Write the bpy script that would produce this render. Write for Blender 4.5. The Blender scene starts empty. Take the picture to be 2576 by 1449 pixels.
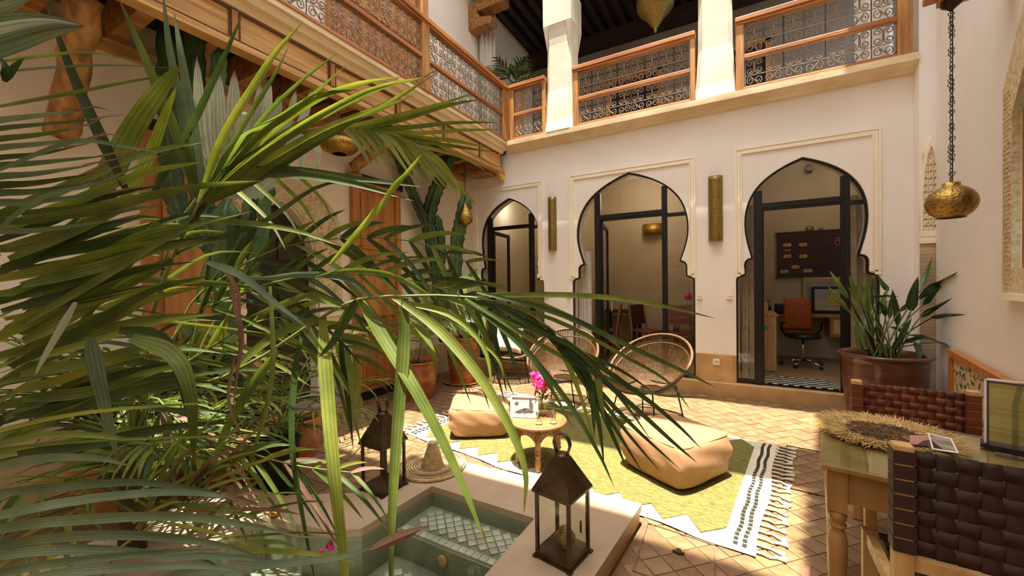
import bpy, bmesh, math, random
import numpy as np
from mathutils import Vector, Matrix, Euler
random.seed(7)
R = math.radians
SC = bpy.context.scene
COL = SC.collection
PI = math.pi

# ------------------------------------------------------------------ camera
W0, H0, F0, CAMZ = 2576.0, 1449.0, 988.4, 1.5
YAW, PIT, ROL = R(29.353), R(-0.671), R(-0.724)
_f = Vector((-math.sin(YAW)*math.cos(PIT), math.cos(YAW)*math.cos(PIT), math.sin(PIT)))
_r0 = Vector((math.cos(YAW), math.sin(YAW), 0))
_u0 = _r0.cross(_f)
_r = _r0*math.cos(ROL) + _u0*math.sin(ROL)
_u = _u0*math.cos(ROL) - _r0*math.sin(ROL)
cam_data = bpy.data.cameras.new('camera')
cam = bpy.data.objects.new('camera', cam_data)
COL.objects.link(cam)
cam.matrix_world = Matrix(((_r.x, _u.x, -_f.x, 0), (_r.y, _u.y, -_f.y, 0), (_r.z, _u.z, -_f.z, CAMZ), (0, 0, 0, 1)))
cam_data.sensor_width = 36
cam_data.lens = F0*36/W0
cam_data.clip_start = 0.02
cam_data.clip_end = 100
SC.camera = cam

# ------------------------------------------------------------------ light
SC.view_settings.view_transform = 'Standard'
SC.view_settings.look = 'None'
SC.view_settings.gamma = 1
SC.view_settings.use_curve_mapping = False
SC.view_settings.exposure = 1.02
world = bpy.data.worlds.new('sky')
SC.world = world
world.use_nodes = True
nt = world.node_tree
nt.nodes.clear()
_o = nt.nodes.new('ShaderNodeOutputWorld')
_b = nt.nodes.new('ShaderNodeBackground')
_s = nt.nodes.new('ShaderNodeTexSky')
_s.sky_type = 'NISHITA'
_s.sun_disc = False
_s.sun_elevation = R(80)
_s.sun_rotation = R(180)
_s.air_density = 1.0
_s.dust_density = 2.5
_hs = nt.nodes.new('ShaderNodeHueSaturation')
_hs.inputs['Saturation'].default_value = 0.7
nt.links.new(_s.outputs[0], _hs.inputs['Color'])
nt.links.new(_hs.outputs[0], _b.inputs[0])
_b.inputs[1].default_value = 0.40
nt.links.new(_b.outputs[0], _o.inputs[0])
TX, TY = -0.04, 0.15            # how far shadows shift per metre of height
sun_d = bpy.data.lights.new('sun', 'SUN')
sun_d.energy = 8.5
sun_d.angle = R(0.6)
sun_d.color = (1.0, 0.95, 0.82)
sun = bpy.data.objects.new('sun', sun_d)
COL.objects.link(sun)
sun.location = (0, 0, 12)
sun.rotation_euler = Vector((-TX, -TY, 1)).to_track_quat('Z', 'Y').to_euler()
SC.cycles.max_bounces = 10
SC.cycles.diffuse_bounces = 8
SC.cycles.glossy_bounces = 3
SC.cycles.transparent_max_bounces = 16
SC.cycles.transmission_bounces = 6
SC.cycles.caustics_reflective = False
SC.cycles.caustics_refractive = False
SC.cycles.sample_clamp_indirect = 6

# ------------------------------------------------------------------ rays: a point of the photograph to a real place
CAM = Vector((0, 0, CAMZ))
def ray(x, y): return _r*((x-W0/2)/F0) - _u*((y-H0/2)/F0) + _f
def D(x, y, d): return CAM + ray(x, y)*d
def onz(x, y, z=0.0):
    v = ray(x, y); return CAM + v*((z-CAMZ)/v.z)
def ony(x, y, Y):
    v = ray(x, y); return CAM + v*(Y/v.y)
def onx(x, y, X):
    v = ray(x, y); return CAM + v*(X/v.x)

# ------------------------------------------------------------------ mesh builder
class MB:
    def __init__(s): s.v = []; s.f = []
    def add(s, vs, fs, M=None):
        b = len(s.v)
        s.v += [tuple(M @ Vector(p)) for p in vs] if M is not None else [tuple(p) for p in vs]
        s.f += [tuple(i+b for i in f) for f in fs]
        return s
    def box(s, x0, x1, y0, y1, z0, z1, M=None):
        vs = [(x0,y0,z0),(x1,y0,z0),(x1,y1,z0),(x0,y1,z0),(x0,y0,z1),(x1,y0,z1),(x1,y1,z1),(x0,y1,z1)]
        return s.add(vs, [(3,2,1,0),(4,5,6,7),(0,1,5,4),(1,2,6,5),(2,3,7,6),(3,0,4,7)], M)
    def bar(s, a, b, w, h, up=(0,0,1)):
        a = Vector(a); b = Vector(b); t = (b-a); L = t.length; t.normalize()
        x = t.cross(Vector(up))
        if x.length < 1e-4: x = t.cross(Vector((1,0,0)))
        x.normalize(); y = x.cross(t)
        M = Matrix(((x.x,t.x,y.x,a.x),(x.y,t.y,y.y,a.y),(x.z,t.z,y.z,a.z),(0,0,0,1)))
        return s.box(-w/2, w/2, 0, L, -h/2, h/2, M)
    def tube(s, pts, r, n=6, closed=False, cap=True):
        pts = [Vector(p) for p in pts]; m = len(pts)
        rs = r if isinstance(r, (list, tuple)) else [r]*m
        b = len(s.v); px = None
        for i, p in enumerate(pts):
            if closed: t = pts[(i+1) % m]-pts[i-1]
            else: t = pts[min(i+1, m-1)]-pts[max(i-1, 0)]
            if t.length < 1e-9: t = Vector((0,0,1))
            t.normalize()
            if px is None:
                px = t.cross(Vector((0,0,1)))
                if px.length < 1e-3: px = t.cross(Vector((0,1,0)))
            px = px - t*px.dot(t)
            if px.length < 1e-6: px = t.cross(Vector((1,0,0)))
            px.normalize(); py = t.cross(px)
            for k in range(n):
                a = 2*PI*k/n
                s.v.append(tuple(p + (px*math.cos(a)+py*math.sin(a))*rs[i]))
        for i in range(m if closed else m-1):
            j = (i+1) % m
            for k in range(n):
                k2 = (k+1) % n
                s.f.append((b+i*n+k, b+i*n+k2, b+j*n+k2, b+j*n+k))
        if cap and not closed:
            s.f.append(tuple(b+k for k in range(n))[::-1]); s.f.append(tuple(b+(m-1)*n+k for k in range(n)))
        return s
    def lathe(s, prof, n=24, M=None, capb=True, capt=True, fr=None):
        b = len(s.v)
        for (r, z) in prof:
            for k in range(n):
                a = 2*PI*k/n; rr = r*(fr(a, z) if fr else 1)
                p = Vector((rr*math.cos(a), rr*math.sin(a), z))
                s.v.append(tuple(M @ p) if M is not None else tuple(p))
        m = len(prof)
        for i in range(m-1):
            for k in range(n):
                k2 = (k+1) % n
                s.f.append((b+i*n+k, b+i*n+k2, b+(i+1)*n+k2, b+(i+1)*n+k))
        if capb and prof[0][0] > 1e-5: s.f.append(tuple(b+k for k in range(n))[::-1])
        if capt and prof[-1][0] > 1e-5: s.f.append(tuple(b+(m-1)*n+k for k in range(n)))
        return s
    def prism(s, poly, z0, z1, M=None):
        n = len(poly)
        vs = [(x,y,z0) for x,y in poly]+[(x,y,z1) for x,y in poly]
        fs = [tuple(range(n))[::-1], tuple(range(n, 2*n))]+[(i,(i+1)%n,n+(i+1)%n,n+i) for i in range(n)]
        return s.add(vs, fs, M)
    def grid(s, P):
        b = len(s.v); m = len(P); n = len(P[0])
        for row in P:
            for p in row: s.v.append(tuple(p))
        for i in range(m-1):
            for j in range(n-1):
                s.f.append((b+i*n+j, b+i*n+j+1, b+(i+1)*n+j+1, b+(i+1)*n+j))
        return s
    def mesh(s, name, mat, smooth=False):
        me = bpy.data.meshes.new(name)
        me.from_pydata(s.v, [], s.f)
        if mat: me.materials.append(mat)
        if smooth: me.polygons.foreach_set('use_smooth', [True]*len(me.polygons))
        if getattr(s, 'uvc', None):
            uv = me.uv_layers.new(name='UVMap'); nc = s.uvc; nr = len(s.v)//nc
            lv = np.empty(len(me.loops), dtype=np.int32); me.loops.foreach_get('vertex_index', lv)
            u = np.empty((len(lv), 2), dtype=np.float32); u[:, 0] = (lv % nc)/(nc-1); u[:, 1] = (lv//nc)/max(1, nr-1)
            uv.data.foreach_set('uv', u.ravel())
        me.update()
        return me
    def build(s, name, mat, parent=None, smooth=False, loc=None, **kw):
        o = bpy.data.objects.new(name, s.mesh(name, mat, smooth))
        COL.objects.link(o)
        if parent: o.parent = parent
        if loc is not None: o.location = loc
        for k, v in kw.items(): o[k] = v
        return o

def link(name, me, parent=None, M=None, **kw):
    o = bpy.data.objects.new(name, me); COL.objects.link(o)
    if parent: o.parent = parent
    if M is not None: o.matrix_local = M
    for k, v in kw.items(): o[k] = v
    return o
def thing(name, label, cat, loc=(0,0,0), rz=0.0, group=None):
    o = bpy.data.objects.new(name, None); COL.objects.link(o)
    o.empty_display_size = 0.05
    o.location = loc; o.rotation_euler = (0, 0, rz)
    o['label'] = label; o['category'] = cat
    if group: o['group'] = group
    return o
def tag(o, label, cat, group=None):
    o['label'] = label; o['category'] = cat
    if group: o['group'] = group
    return o
def struct(name, m, mat, parent=None, smooth=False, **kw):
    o = m.build(name, mat, parent, smooth, **kw)
    if not parent: o['kind'] = 'structure'
    return o
def sempty(name, loc=(0,0,0)):
    o = bpy.data.objects.new(name, None); COL.objects.link(o); o.location = loc; o['kind'] = 'structure'; return o
def kids(o): return [c for c in bpy.data.objects if c.parent == o]
def copy_tree(o, parent=None):
    c = o.copy(); COL.objects.link(c)
    c.parent = parent
    for ch in kids(o): copy_tree(ch, c)
    return c
def bevel(o, w=0.004, seg=2):
    m = o.modifiers.new('b', 'BEVEL'); m.width = w; m.segments = seg; m.limit_method = 'ANGLE'; return o

def plate(name, outer, holes, t, M, mat, parent=None, res=None, **kw):
    cu = bpy.data.curves.new(name, 'CURVE'); cu.dimensions = '2D'; cu.fill_mode = 'BOTH'; cu.extrude = t/2
    for pl in [outer]+list(holes):
        sp = cu.splines.new('POLY'); sp.points.add(len(pl)-1)
        for i, (x, y) in enumerate(pl): sp.points[i].co = (x, y, 0, 1)
        sp.use_cyclic_u = True
    tmp = bpy.data.objects.new('tmp', cu); COL.objects.link(tmp)
    dg = bpy.context.evaluated_depsgraph_get(); dg.update()
    me = bpy.data.meshes.new_from_object(tmp.evaluated_get(dg))
    bpy.data.objects.remove(tmp); bpy.data.curves.remove(cu)
    me.transform(M); me.update()
    me.materials.clear(); me.materials.append(mat); me.name = name
    return link(name, me, parent, **kw)
# plate() local frames: XZ = a wall facing -Y whose middle lies at Y=y0 ; YZ = wall facing +X at X=x0
def MXZ(y0): return Matrix(((1,0,0,0),(0,0,-1,y0),(0,1,0,0),(0,0,0,1)))
def MYZ(x0): return Matrix(((0,0,1,x0),(1,0,0,0),(0,1,0,0),(0,0,0,1)))

# ------------------------------------------------------------------ materials
def lin(h):
    if isinstance(h, tuple): return h
    h = h.lstrip('#'); c = [int(h[i:i+2], 16)/255 for i in (0, 2, 4)]
    return tuple(x/12.92 if x <= .04045 else ((x+.055)/1.055)**2.4 for x in c)
def mat(name, c1, c2=None, rough=0.7, scale=6.0, stretch=(1,1,1), bump=0.0, bscale=None, metal=0.0, detail=4.0, coat=0.0, rnd=0.0, island=False, ramp=(.35,.68), wave=None, spec=0.5, trans=0.0, hue=0.0):
    m = bpy.data.materials.new(name); m.use_nodes = True
    n = m.node_tree.nodes; l = m.node_tree.links; b = n['Principled BSDF']
    tc = n.new('ShaderNodeTexCoord'); mp = n.new('ShaderNodeMapping'); mp.inputs['Scale'].default_value = stretch
    l.new(tc.outputs['Object'], mp.inputs[0])
    no = n.new('ShaderNodeTexNoise'); no.inputs['Scale'].default_value = scale; no.inputs['Detail'].default_value = detail
    l.new(mp.outputs[0], no.inputs['Vector'])
    fac = no.outputs['Fac']
    if wave:
        wv = n.new('ShaderNodeTexWave'); wv.inputs['Scale'].default_value = wave[0]; wv.inputs['Distortion'].default_value = wave[1]
        wv.inputs['Detail'].default_value = 3; wv.bands_direction = wave[2]
        l.new(mp.outputs[0], wv.inputs['Vector'])
        mx0 = n.new('ShaderNodeMath'); mx0.operation = 'MULTIPLY_ADD'; mx0.inputs[1].default_value = 0.5
        l.new(wv.outputs['Fac'], mx0.inputs[0])
        hh = n.new('ShaderNodeMath'); hh.operation = 'MULTIPLY'; hh.inputs[1].default_value = .5; l.new(no.outputs['Fac'], hh.inputs[0]); l.new(hh.outputs[0], mx0.inputs[2])
        fac = mx0.outputs[0]
    cr = n.new('ShaderNodeValToRGB'); cr.color_ramp.elements[0].position = ramp[0]; cr.color_ramp.elements[1].position = ramp[1]
    a = lin(c1); c = lin(c2) if c2 else a
    cr.color_ramp.elements[0].color = (*a, 1); cr.color_ramp.elements[1].color = (*c, 1)
    l.new(fac, cr.inputs[0]); col = cr.outputs[0]
    if rnd or hue:
        hs = n.new('ShaderNodeHueSaturation'); l.new(col, hs.inputs['Color'])
        oi = n.new('ShaderNodeObjectInfo'); src = oi.outputs['Random']
        if island:
            ge = n.new('ShaderNodeNewGeometry'); ad = n.new('ShaderNodeMath'); ad.operation = 'ADD'
            l.new(src, ad.inputs[0]); l.new(ge.outputs['Random Per Island'], ad.inputs[1])
            fr = n.new('ShaderNodeMath'); fr.operation = 'FRACT'; l.new(ad.outputs[0], fr.inputs[0]); src = fr.outputs[0]
        mr = n.new('ShaderNodeMapRange'); mr.inputs[3].default_value = 1-rnd; mr.inputs[4].default_value = 1+rnd
        l.new(src, mr.inputs[0]); l.new(mr.outputs[0], hs.inputs['Value'])
        if hue:
            m7 = n.new('ShaderNodeMath'); m7.operation = 'MULTIPLY'; m7.inputs[1].default_value = 7.31; l.new(src, m7.inputs[0])
            f7 = n.new('ShaderNodeMath'); f7.operation = 'FRACT'; l.new(m7.outputs[0], f7.inputs[0])
            mh = n.new('ShaderNodeMapRange'); mh.inputs[3].default_value = .5-hue; mh.inputs[4].default_value = .5+hue
            l.new(f7.outputs[0], mh.inputs[0]); l.new(mh.outputs[0], hs.inputs['Hue'])
        col = hs.outputs[0]
    l.new(col, b.inputs['Base Color'])
    b.inputs['Roughness'].default_value = rough; b.inputs['Metallic'].default_value = metal
    b.inputs['Specular IOR Level'].default_value = spec
    if coat: b.inputs['Coat Weight'].default_value = coat; b.inputs['Coat Roughness'].default_value = .12
    if bump:
        nb = n.new('ShaderNodeTexNoise'); nb.inputs['Scale'].default_value = bscale or scale*4; nb.inputs['Detail'].default_value = 6
        l.new(mp.outputs[0], nb.inputs['Vector'])
        bp = n.new('ShaderNodeBump'); bp.inputs['Strength'].default_value = bump; bp.inputs['Distance'].default_value = .01
        l.new((fac if wave else nb.outputs['Fac']), bp.inputs['Height']); l.new(bp.outputs[0], b.inputs['Normal'])
    if trans:
        out = n['Material Output']; tr = n.new('ShaderNodeBsdfTranslucent'); mxs = n.new('ShaderNodeMixShader'); mxs.inputs[0].default_value = trans
        br = n.new('ShaderNodeHueSaturation'); br.inputs['Value'].default_value = 1.35; br.inputs['Saturation'].default_value = 1.1; l.new(col, br.inputs['Color'])
        l.new(br.outputs[0], tr.inputs[0])
        l.new(b.outputs[0], mxs.inputs[1]); l.new(tr.outputs[0], mxs.inputs[2]); l.new(mxs.outputs[0], out.inputs[0])
    return m
def glassmat(name, tint=(1,1,1), refl=0.9, rough=0.0, ior=1.45, trans_tint=None):
    m = bpy.data.materials.new(name); m.use_nodes = True
    n = m.node_tree.nodes; l = m.node_tree.links; n.clear()
    o = n.new('ShaderNodeOutputMaterial'); t = n.new('ShaderNodeBsdfTransparent'); g = n.new('ShaderNodeBsdfGlossy')
    t.inputs[0].default_value = (*(trans_tint or tint), 1); g.inputs['Roughness'].default_value = rough
    lw = n.new('ShaderNodeLayerWeight'); lw.inputs[0].default_value = .5
    pw = n.new('ShaderNodeMath'); pw.operation = 'POWER'; pw.inputs[1].default_value = 4.0; l.new(lw.outputs['Facing'], pw.inputs[0])
    mu = n.new('ShaderNodeMath'); mu.operation = 'MULTIPLY_ADD'; mu.inputs[1].default_value = refl*.85; mu.inputs[2].default_value = .035*refl; l.new(pw.outputs[0], mu.inputs[0]); mu.use_clamp = True
    mx = n.new('ShaderNodeMixShader'); l.new(mu.outputs[0], mx.inputs[0]); l.new(t.outputs[0], mx.inputs[1]); l.new(g.outputs[0], mx.inputs[2]); l.new(mx.outputs[0], o.inputs[0])
    return m

PLASTER = mat('plaster', '#ece5da', '#f3ede3', .85, 1.3, bump=.25, bscale=60)
PLASTER_UP = mat('plaster_upper', '#ece8e4', '#f4f1ee', .85, 1.5, bump=.25, bscale=60)
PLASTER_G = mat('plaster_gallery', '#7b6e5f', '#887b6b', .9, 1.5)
PLASTER_L = mat('plaster_left', '#eee2cc', '#f5ebd8', .85, 1.2, bump=.25, bscale=50)
MOLD = mat('molding_plaster', '#f3e8cc', '#f8efd8', .7, 3)
TADELAKT = mat('tadelakt_ochre', '#b08a58', '#caa673', .45, 4, bump=.1, bscale=20, detail=8)
STONE_BAND = mat('cornice_stone', '#d8c094', '#ecdab2', .7, 3, stretch=(1,.5,3), bump=.2, detail=8)
COLUMN = mat('column_limewash', '#d6cfbd', '#c6bda6', .8, 3, bump=.2, bscale=30, detail=8)
TERRA_TILE = mat('terracotta_tile', '#785c3b', '#917250', .6, 9, bump=.12, bscale=60, rnd=.16, island=True, hue=.012, detail=6)
GROUT = mat('grout', '#6d5238', '#7f6246', .95, 20)
CONCRETE = mat('pool_coping_plaster', '#a28c72', '#b7a288', .5, 2.2, bump=.12, bscale=25, detail=9)
POOLWALL = mat('pool_green_plaster', '#767a66', '#94967f', .4, 2.5, detail=8)
ZELLIGE = mat('zellige_pool_tile', '#a3a491', '#c2c1ad', .35, 14, rnd=.18, island=True)
BLACKMETAL = mat('black_metal', '#15110f', '#211a16', .42, 20, metal=.3)
IRON = mat('wrought_iron', '#85725d', '#9c8870', .45, 30, metal=.1)
CEDAR = mat('cedar_wood', '#8a5a2c', '#bf8a4e', .55, 3.0, stretch=(6,.6,6), bump=.2, bscale=8, detail=8, rnd=.08)
CEDAR_Y = mat('cedar_wood_beam', '#a06c34', '#e0b472', .6, 3.2, stretch=(1,.4,9), bump=.3, bscale=9, detail=10, ramp=(.3,.62))
CEDAR_X = mat('cedar_wood_rail', '#94551f', '#c98746', .5, 2.2, stretch=(.6,6,6), bump=.2, detail=8)
CEDAR_Z = mat('cedar_wood_post', '#94602c', '#c8924f', .5, 2.5, stretch=(7,7,.7), bump=.2, detail=8)
DARKWOOD = mat('dark_stained_wood', '#1d100b', '#33200f', .6, 3, stretch=(6,.7,6), bump=.2)
DOORWOOD = mat('old_door_wood', '#a5672f', '#cd8d4b', .55, 2.3, stretch=(5,5,.5), bump=.25, detail=8, rnd=.06)
PALMSTEM = mat('palm_stem_bark', '#3c3421', '#5f5434', .85, 8, bump=.4)
POLEWOOD = mat('round_pole_wood', '#7e5526', '#c69455', .6, 5, stretch=(3,3,.8), bump=.4, detail=8)
BRASS = mat('hammered_brass', '#92763a', '#c09c50', .32, 38, metal=.95, bump=.7, bscale=70, detail=3)
BRASS_D = mat('aged_brass', '#7b6630', '#a08647', .45, 50, metal=.75, bump=.25, bscale=60)
LANTERN = mat('bronze_lantern_metal', '#3c2f1c', '#62503a', .38, 9, metal=.75, bump=.12, bscale=18, detail=8)
CHAIN = mat('dark_chain', '#2c1d12', '#3f2a1a', .5, 20, metal=.6)
TERRACOTTA = mat('terracotta_pot', '#8f4c22', '#bd7238', .38, 4, stretch=(1,1,5), bump=.25, bscale=12, coat=.25, detail=6)
TERRA_DULL = mat('terracotta_plain', '#a0683c', '#c48b58', .75, 6, bump=.2)
BROWNGLAZE = mat('brown_glazed_clay', '#4a2819', '#6f4428', .3, 2.6, stretch=(1,1,6), bump=.3, bscale=8, coat=.4, detail=6)
SOIL = mat('potting_soil', '#1a120c', '#33241a', .95, 40, bump=.8)
POUF = mat('pouf_leather', '#9d7450', '#ab805b', .75, 3, bump=.22, bscale=30, detail=8)
OLIVE = mat('rug_olive_wool', '#655f2c', '#9c9450', .95, 22, stretch=(1.2,9,1), bump=.9, bscale=60, ramp=(.36,.64))
RUGWHITE = mat('rug_white_wool', '#cfc8ae', '#e0dac4', .95, 50, bump=.5)
RUGDOT = mat('rug_black_dots', '#2f2b1c', '#3d3826', .95, 40)
RATTAN = mat('rattan_cord', '#4c3318', '#6d4c24', .55, 30)
LEATHER = mat('woven_leather', '#5d2b16', '#783b1f', .55, 8, bump=.25, bscale=40, rnd=.2)
LEATHER_D = mat('dark_woven_leather', '#2a140c', '#3a1d12', .6, 8, bump=.2, bscale=40, rnd=.06)
PINE = mat('pale_pine_wood', '#bd9257', '#d9b47a', .5, 3, stretch=(8,8,.8), bump=.1, detail=8)
TABLEWOOD = mat('turned_table_wood', '#96703f', '#b48a55', .4, 3, stretch=(5,5,.8), bump=.12, detail=8)
TEAWOOD = mat('carved_tea_table_wood', '#85552c', '#b07f4c', .5, 6, bump=.2)
STRAW = mat('straw', '#b89c68', '#dcc48f', .8, 25, bump=.5)
RAFFIA = mat('raffia', '#b69355', '#d8ba78', .8, 20, rnd=.15, island=True)
RAFFIA_D = mat('raffia_dark', '#5b4027', '#856541', .8, 20)
WHITE = mat('white_paint', '#e9e6e0', None, .5)
BLACK = mat('black_plastic', '#0c0b0b', None, .4)
CREAMCLOTH = mat('cream_cushion', '#d9c9ae', '#e4d6bd', .9, 30, bump=.2)
CURTAIN = mat('beige_curtain', '#a08f6c', '#b6a581', .85, 12)
CURTAIN_W = mat('white_curtain', '#d9d3c7', '#e6e1d6', .85, 12)
GLASS = glassmat('window_glass', refl=.8)
GLASS_L = glassmat('lantern_glass', (.97,.98,.95), refl=.6)
GLASS_T = glassmat('tabletop_glass', refl=.9, trans_tint=(.90,.96,.92))
GLASS_C = glassmat('tumbler_glass', (.80,.83,.76), refl=2.2)
def leafmat(name, c1, c2, rough=.5, trans=.3, rnd=.22, hue=.012, tip=None, stripes=4.0):
    """leaf: colour runs along the blade's own UV (midrib, veins, dry tip)."""
    m = mat(name, c1, c2, rough, 7, rnd=rnd, hue=hue, trans=trans, spec=.3, ramp=(.3,.7))
    n = m.node_tree.nodes; l = m.node_tree.links
    hs = [q for q in n if q.type == 'HUE_SAT' and q.inputs['Color'].is_linked and q.inputs['Color'].links[0].from_node.type == 'VALTORGB'][0]
    cr_ = hs.inputs['Color'].links[0].from_socket
    uv = n.new('ShaderNodeUVMap'); sp = n.new('ShaderNodeSeparateXYZ'); l.new(uv.outputs[0], sp.inputs[0])
    mu = n.new('ShaderNodeMath'); mu.operation = 'MULTIPLY'; mu.inputs[1].default_value = stripes*2*PI; l.new(sp.outputs[0], mu.inputs[0])
    no = n.new('ShaderNodeTexNoise'); no.inputs['Scale'].default_value = 3; cb = n.new('ShaderNodeMapping'); cb.inputs['Scale'].default_value = (9, 1.2, 1); l.new(uv.outputs[0], cb.inputs[0]); l.new(cb.outputs[0], no.inputs['Vector'])
    ad = n.new('ShaderNodeMath'); ad.operation = 'MULTIPLY_ADD'; ad.inputs[1].default_value = 7; l.new(no.outputs['Fac'], ad.inputs[0]); l.new(mu.outputs[0], ad.inputs[2])
    co = n.new('ShaderNodeMath'); co.operation = 'COSINE'; l.new(ad.outputs[0], co.inputs[0])
    mr = n.new('ShaderNodeMapRange'); mr.inputs[1].default_value = -1; mr.inputs[2].default_value = 1; mr.inputs[3].default_value = .72; mr.inputs[4].default_value = 1.12; l.new(co.outputs[0], mr.inputs[0])
    h2 = n.new('ShaderNodeHueSaturation'); l.new(cr_, h2.inputs['Color']); l.new(mr.outputs[0], h2.inputs['Value'])
    r2 = n.new('ShaderNodeValToRGB'); r2.color_ramp.elements[0].position = .90; r2.color_ramp.elements[1].position = .99; r2.color_ramp.elements[0].color = (0,0,0,1); r2.color_ramp.elements[1].color = (1,1,1,1); l.new(sp.outputs[1], r2.inputs[0])
    mx = n.new('ShaderNodeMixRGB'); l.new(r2.outputs[0], mx.inputs[0]); l.new(h2.outputs[0], mx.inputs[1]); mx.inputs[2].default_value = (*lin(tip or '#6a5230'), 1)
    l.new(mx.outputs[0], hs.inputs['Color'])
    return m
LEAF_D = leafmat('leaf_dark', '#2f401d', '#4a5c2a', .5, .3)
LEAF_M = leafmat('leaf_mid', '#4f6024', '#78843c', .5, .35)
LEAF_Y = leafmat('leaf_yellowgreen', '#66752a', '#939a44', .5, .35, rnd=.15)
LEAF_G = leafmat('leaf_greygreen', '#4e5f43', '#6f8060', .6, .25, rnd=.15)
LEAF_P = leafmat('leaf_pale', '#9aa68f', '#c3ccb6', .55, .2, rnd=.1)
LEAF_B = leafmat('leaf_brown_tip', '#6a5040', '#957660', .75, .2)
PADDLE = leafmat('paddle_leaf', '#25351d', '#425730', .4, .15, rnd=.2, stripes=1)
CACTUS = mat('cactus_skin', '#2b4424', '#4d6b3b', .5, 5, rnd=.15)
STEM = mat('green_stem', '#5b6a2d', '#7c8440', .5, 8)
FLOWER = mat('magenta_petal', '#d81f86', '#f26bc0', .5, 30, rnd=.2, island=True, trans=.2)
# ================================================================== FLOOR
YW = 5.84          # back wall face
POOL_OUT = [(-0.50, 2.50), (-2.20, 2.44), (-2.20, 1.74), (-2.58, 1.50), (-3.05, 1.42), (-3.05, -0.6), (-0.60, -0.6), (-0.58, 1.70)]
POOL_IN = [(-1.02, 2.05), (-1.80, 2.05), (-1.84, 1.50), (-1.98, 1.40), (-2.45, 1.30), (-2.45, -0.2), (-1.06, -0.2)]
def inside(p, poly):
    x, y = p; c = False
    for i in range(len(poly)):
        x1, y1 = poly[i]; x2, y2 = poly[i-1]
        if (y1 > y) != (y2 > y) and x < (x2-x1)*(y-y1)/(y2-y1)+x1: c = not c
    return c
def segdist(p, a, b):
    p = Vector(p); a = Vector(a); b = Vector(b); t = max(0, min(1, (p-a).dot(b-a)/(b-a).length_squared)); return (p-(a+(b-a)*t)).length
FLOOR_OUT = [(-4.3, -4.6), (2.2, -4.6), (2.2, 5.95), (-4.3, 5.95)]
floor = plate('floor', FLOOR_OUT, [[(x*1.0, y) for x, y in POOL_OUT]], .06, Matrix.Translation((0, 0, -.036)), GROUT, kind='structure')
HATCH = [Vector((-0.46, 2.06)), Vector((-0.08, 2.06)), Vector((-0.10, 2.48)), Vector((-0.47, 2.52))]
HATCH2 = [(0.31, 3.42), (0.42, 4.30), (1.1, 4.2), (1.0, 3.36)]
tiles = []
s = .118
_c45 = math.cos(PI/4)
def tile_ok(p, rad):
    if inside(p, POOL_OUT): return False
    if min(segdist(p, POOL_OUT[i], POOL_OUT[i-1]) for i in range(len(POOL_OUT))) < rad: return False
    return True
def on_edge(p, rad):
    for H in (HATCH, HATCH2):
        if min(segdist(p, H[i], H[i-1]) for i in range(4)) < rad: return True
    return False
for i in range(-60, 60):
    for j in range(-60, 60):
        x = (i-j)*s*_c45 - .02; y = (i+j)*s*_c45 + 3.5
        if -2.25 < x < 1.75 and .9 < y < 5.72 and tile_ok((x, y), s*.70) and not (x > 1.3 and y < 2.2):
            tiles.append((x, y, PI/4, s, s))
for i in range(0, 48):
    for j in range(0, 42):
        x = -4.24 + (i+.5*(j % 2))*.146; y = 1.0 + j*.116
        if -4.24 < x < -2.30 and y < 5.72 and tile_ok((x, y), .065):
            tiles.append((x, y, 0, .138, .108))
def tile_mb(m, x, y, a, w, h, z=0.0):
    w -= .007; h -= .007; b = .004
    M = Matrix.Translation((x, y, z+random.uniform(-.0015, .001))) @ Matrix.Rotation(a, 4, 'Z')
    w /= 2; h /= 2
    vs = [(-w,-h,-.012),(w,-h,-.012),(w,h,-.012),(-w,h,-.012),(-w,-h,-.002),(w,-h,-.002),(w,h,-.002),(-w,h,-.002),(-w+b,-h+b,0),(w-b,-h+b,0),(w-b,h-b,0),(-w+b,h-b,0)]
    m.add(vs, [(0,1,5,4),(1,2,6,5),(2,3,7,6),(3,0,4,7),(4,5,9,8),(5,6,10,9),(6,7,11,10),(7,4,8,11),(8,9,10,11)], M)
def vis(x, y):
    v = Vector((x, y, 0))-CAM; d = v.dot(_f)
    if d < .3: return 9e9
    px = W0/2+F0*v.dot(_r)/d; py = H0/2-F0*v.dot(_u)/d
    if not (0 < px < W0 and 0 < py < H0+20): return 9e9
    if px < 700: return 100+d
    if inside((x, y), [(.08,2.48),(-2.94,2.91),(-2.7,4.7),(.33,4.4)]): return 9e9
    if px > 2080 and not(1030 < py) : return 9e9
    return d
tiles.sort(key=lambda t: vis(t[0], t[1]))
proto = {}
for k, t in enumerate(tiles[:290]):
    key = (t[3], t[4])
    if key not in proto:
        m = MB(); tile_mb(m, 0, 0, 0, t[3], t[4]); proto[key] = m.mesh('floor_tile', TERRA_TILE)
    link('floor_tile', proto[key], floor, Matrix.Translation((t[0], t[1], random.uniform(-.0012, .001))) @ Matrix.Rotation(t[2]+random.uniform(-.01, .01), 4, 'Z'))
m = MB()
for t in tiles[290:]: tile_mb(m, *t)
m.build('floor_tiles', TERRA_TILE, floor, kind='stuff')
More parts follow.
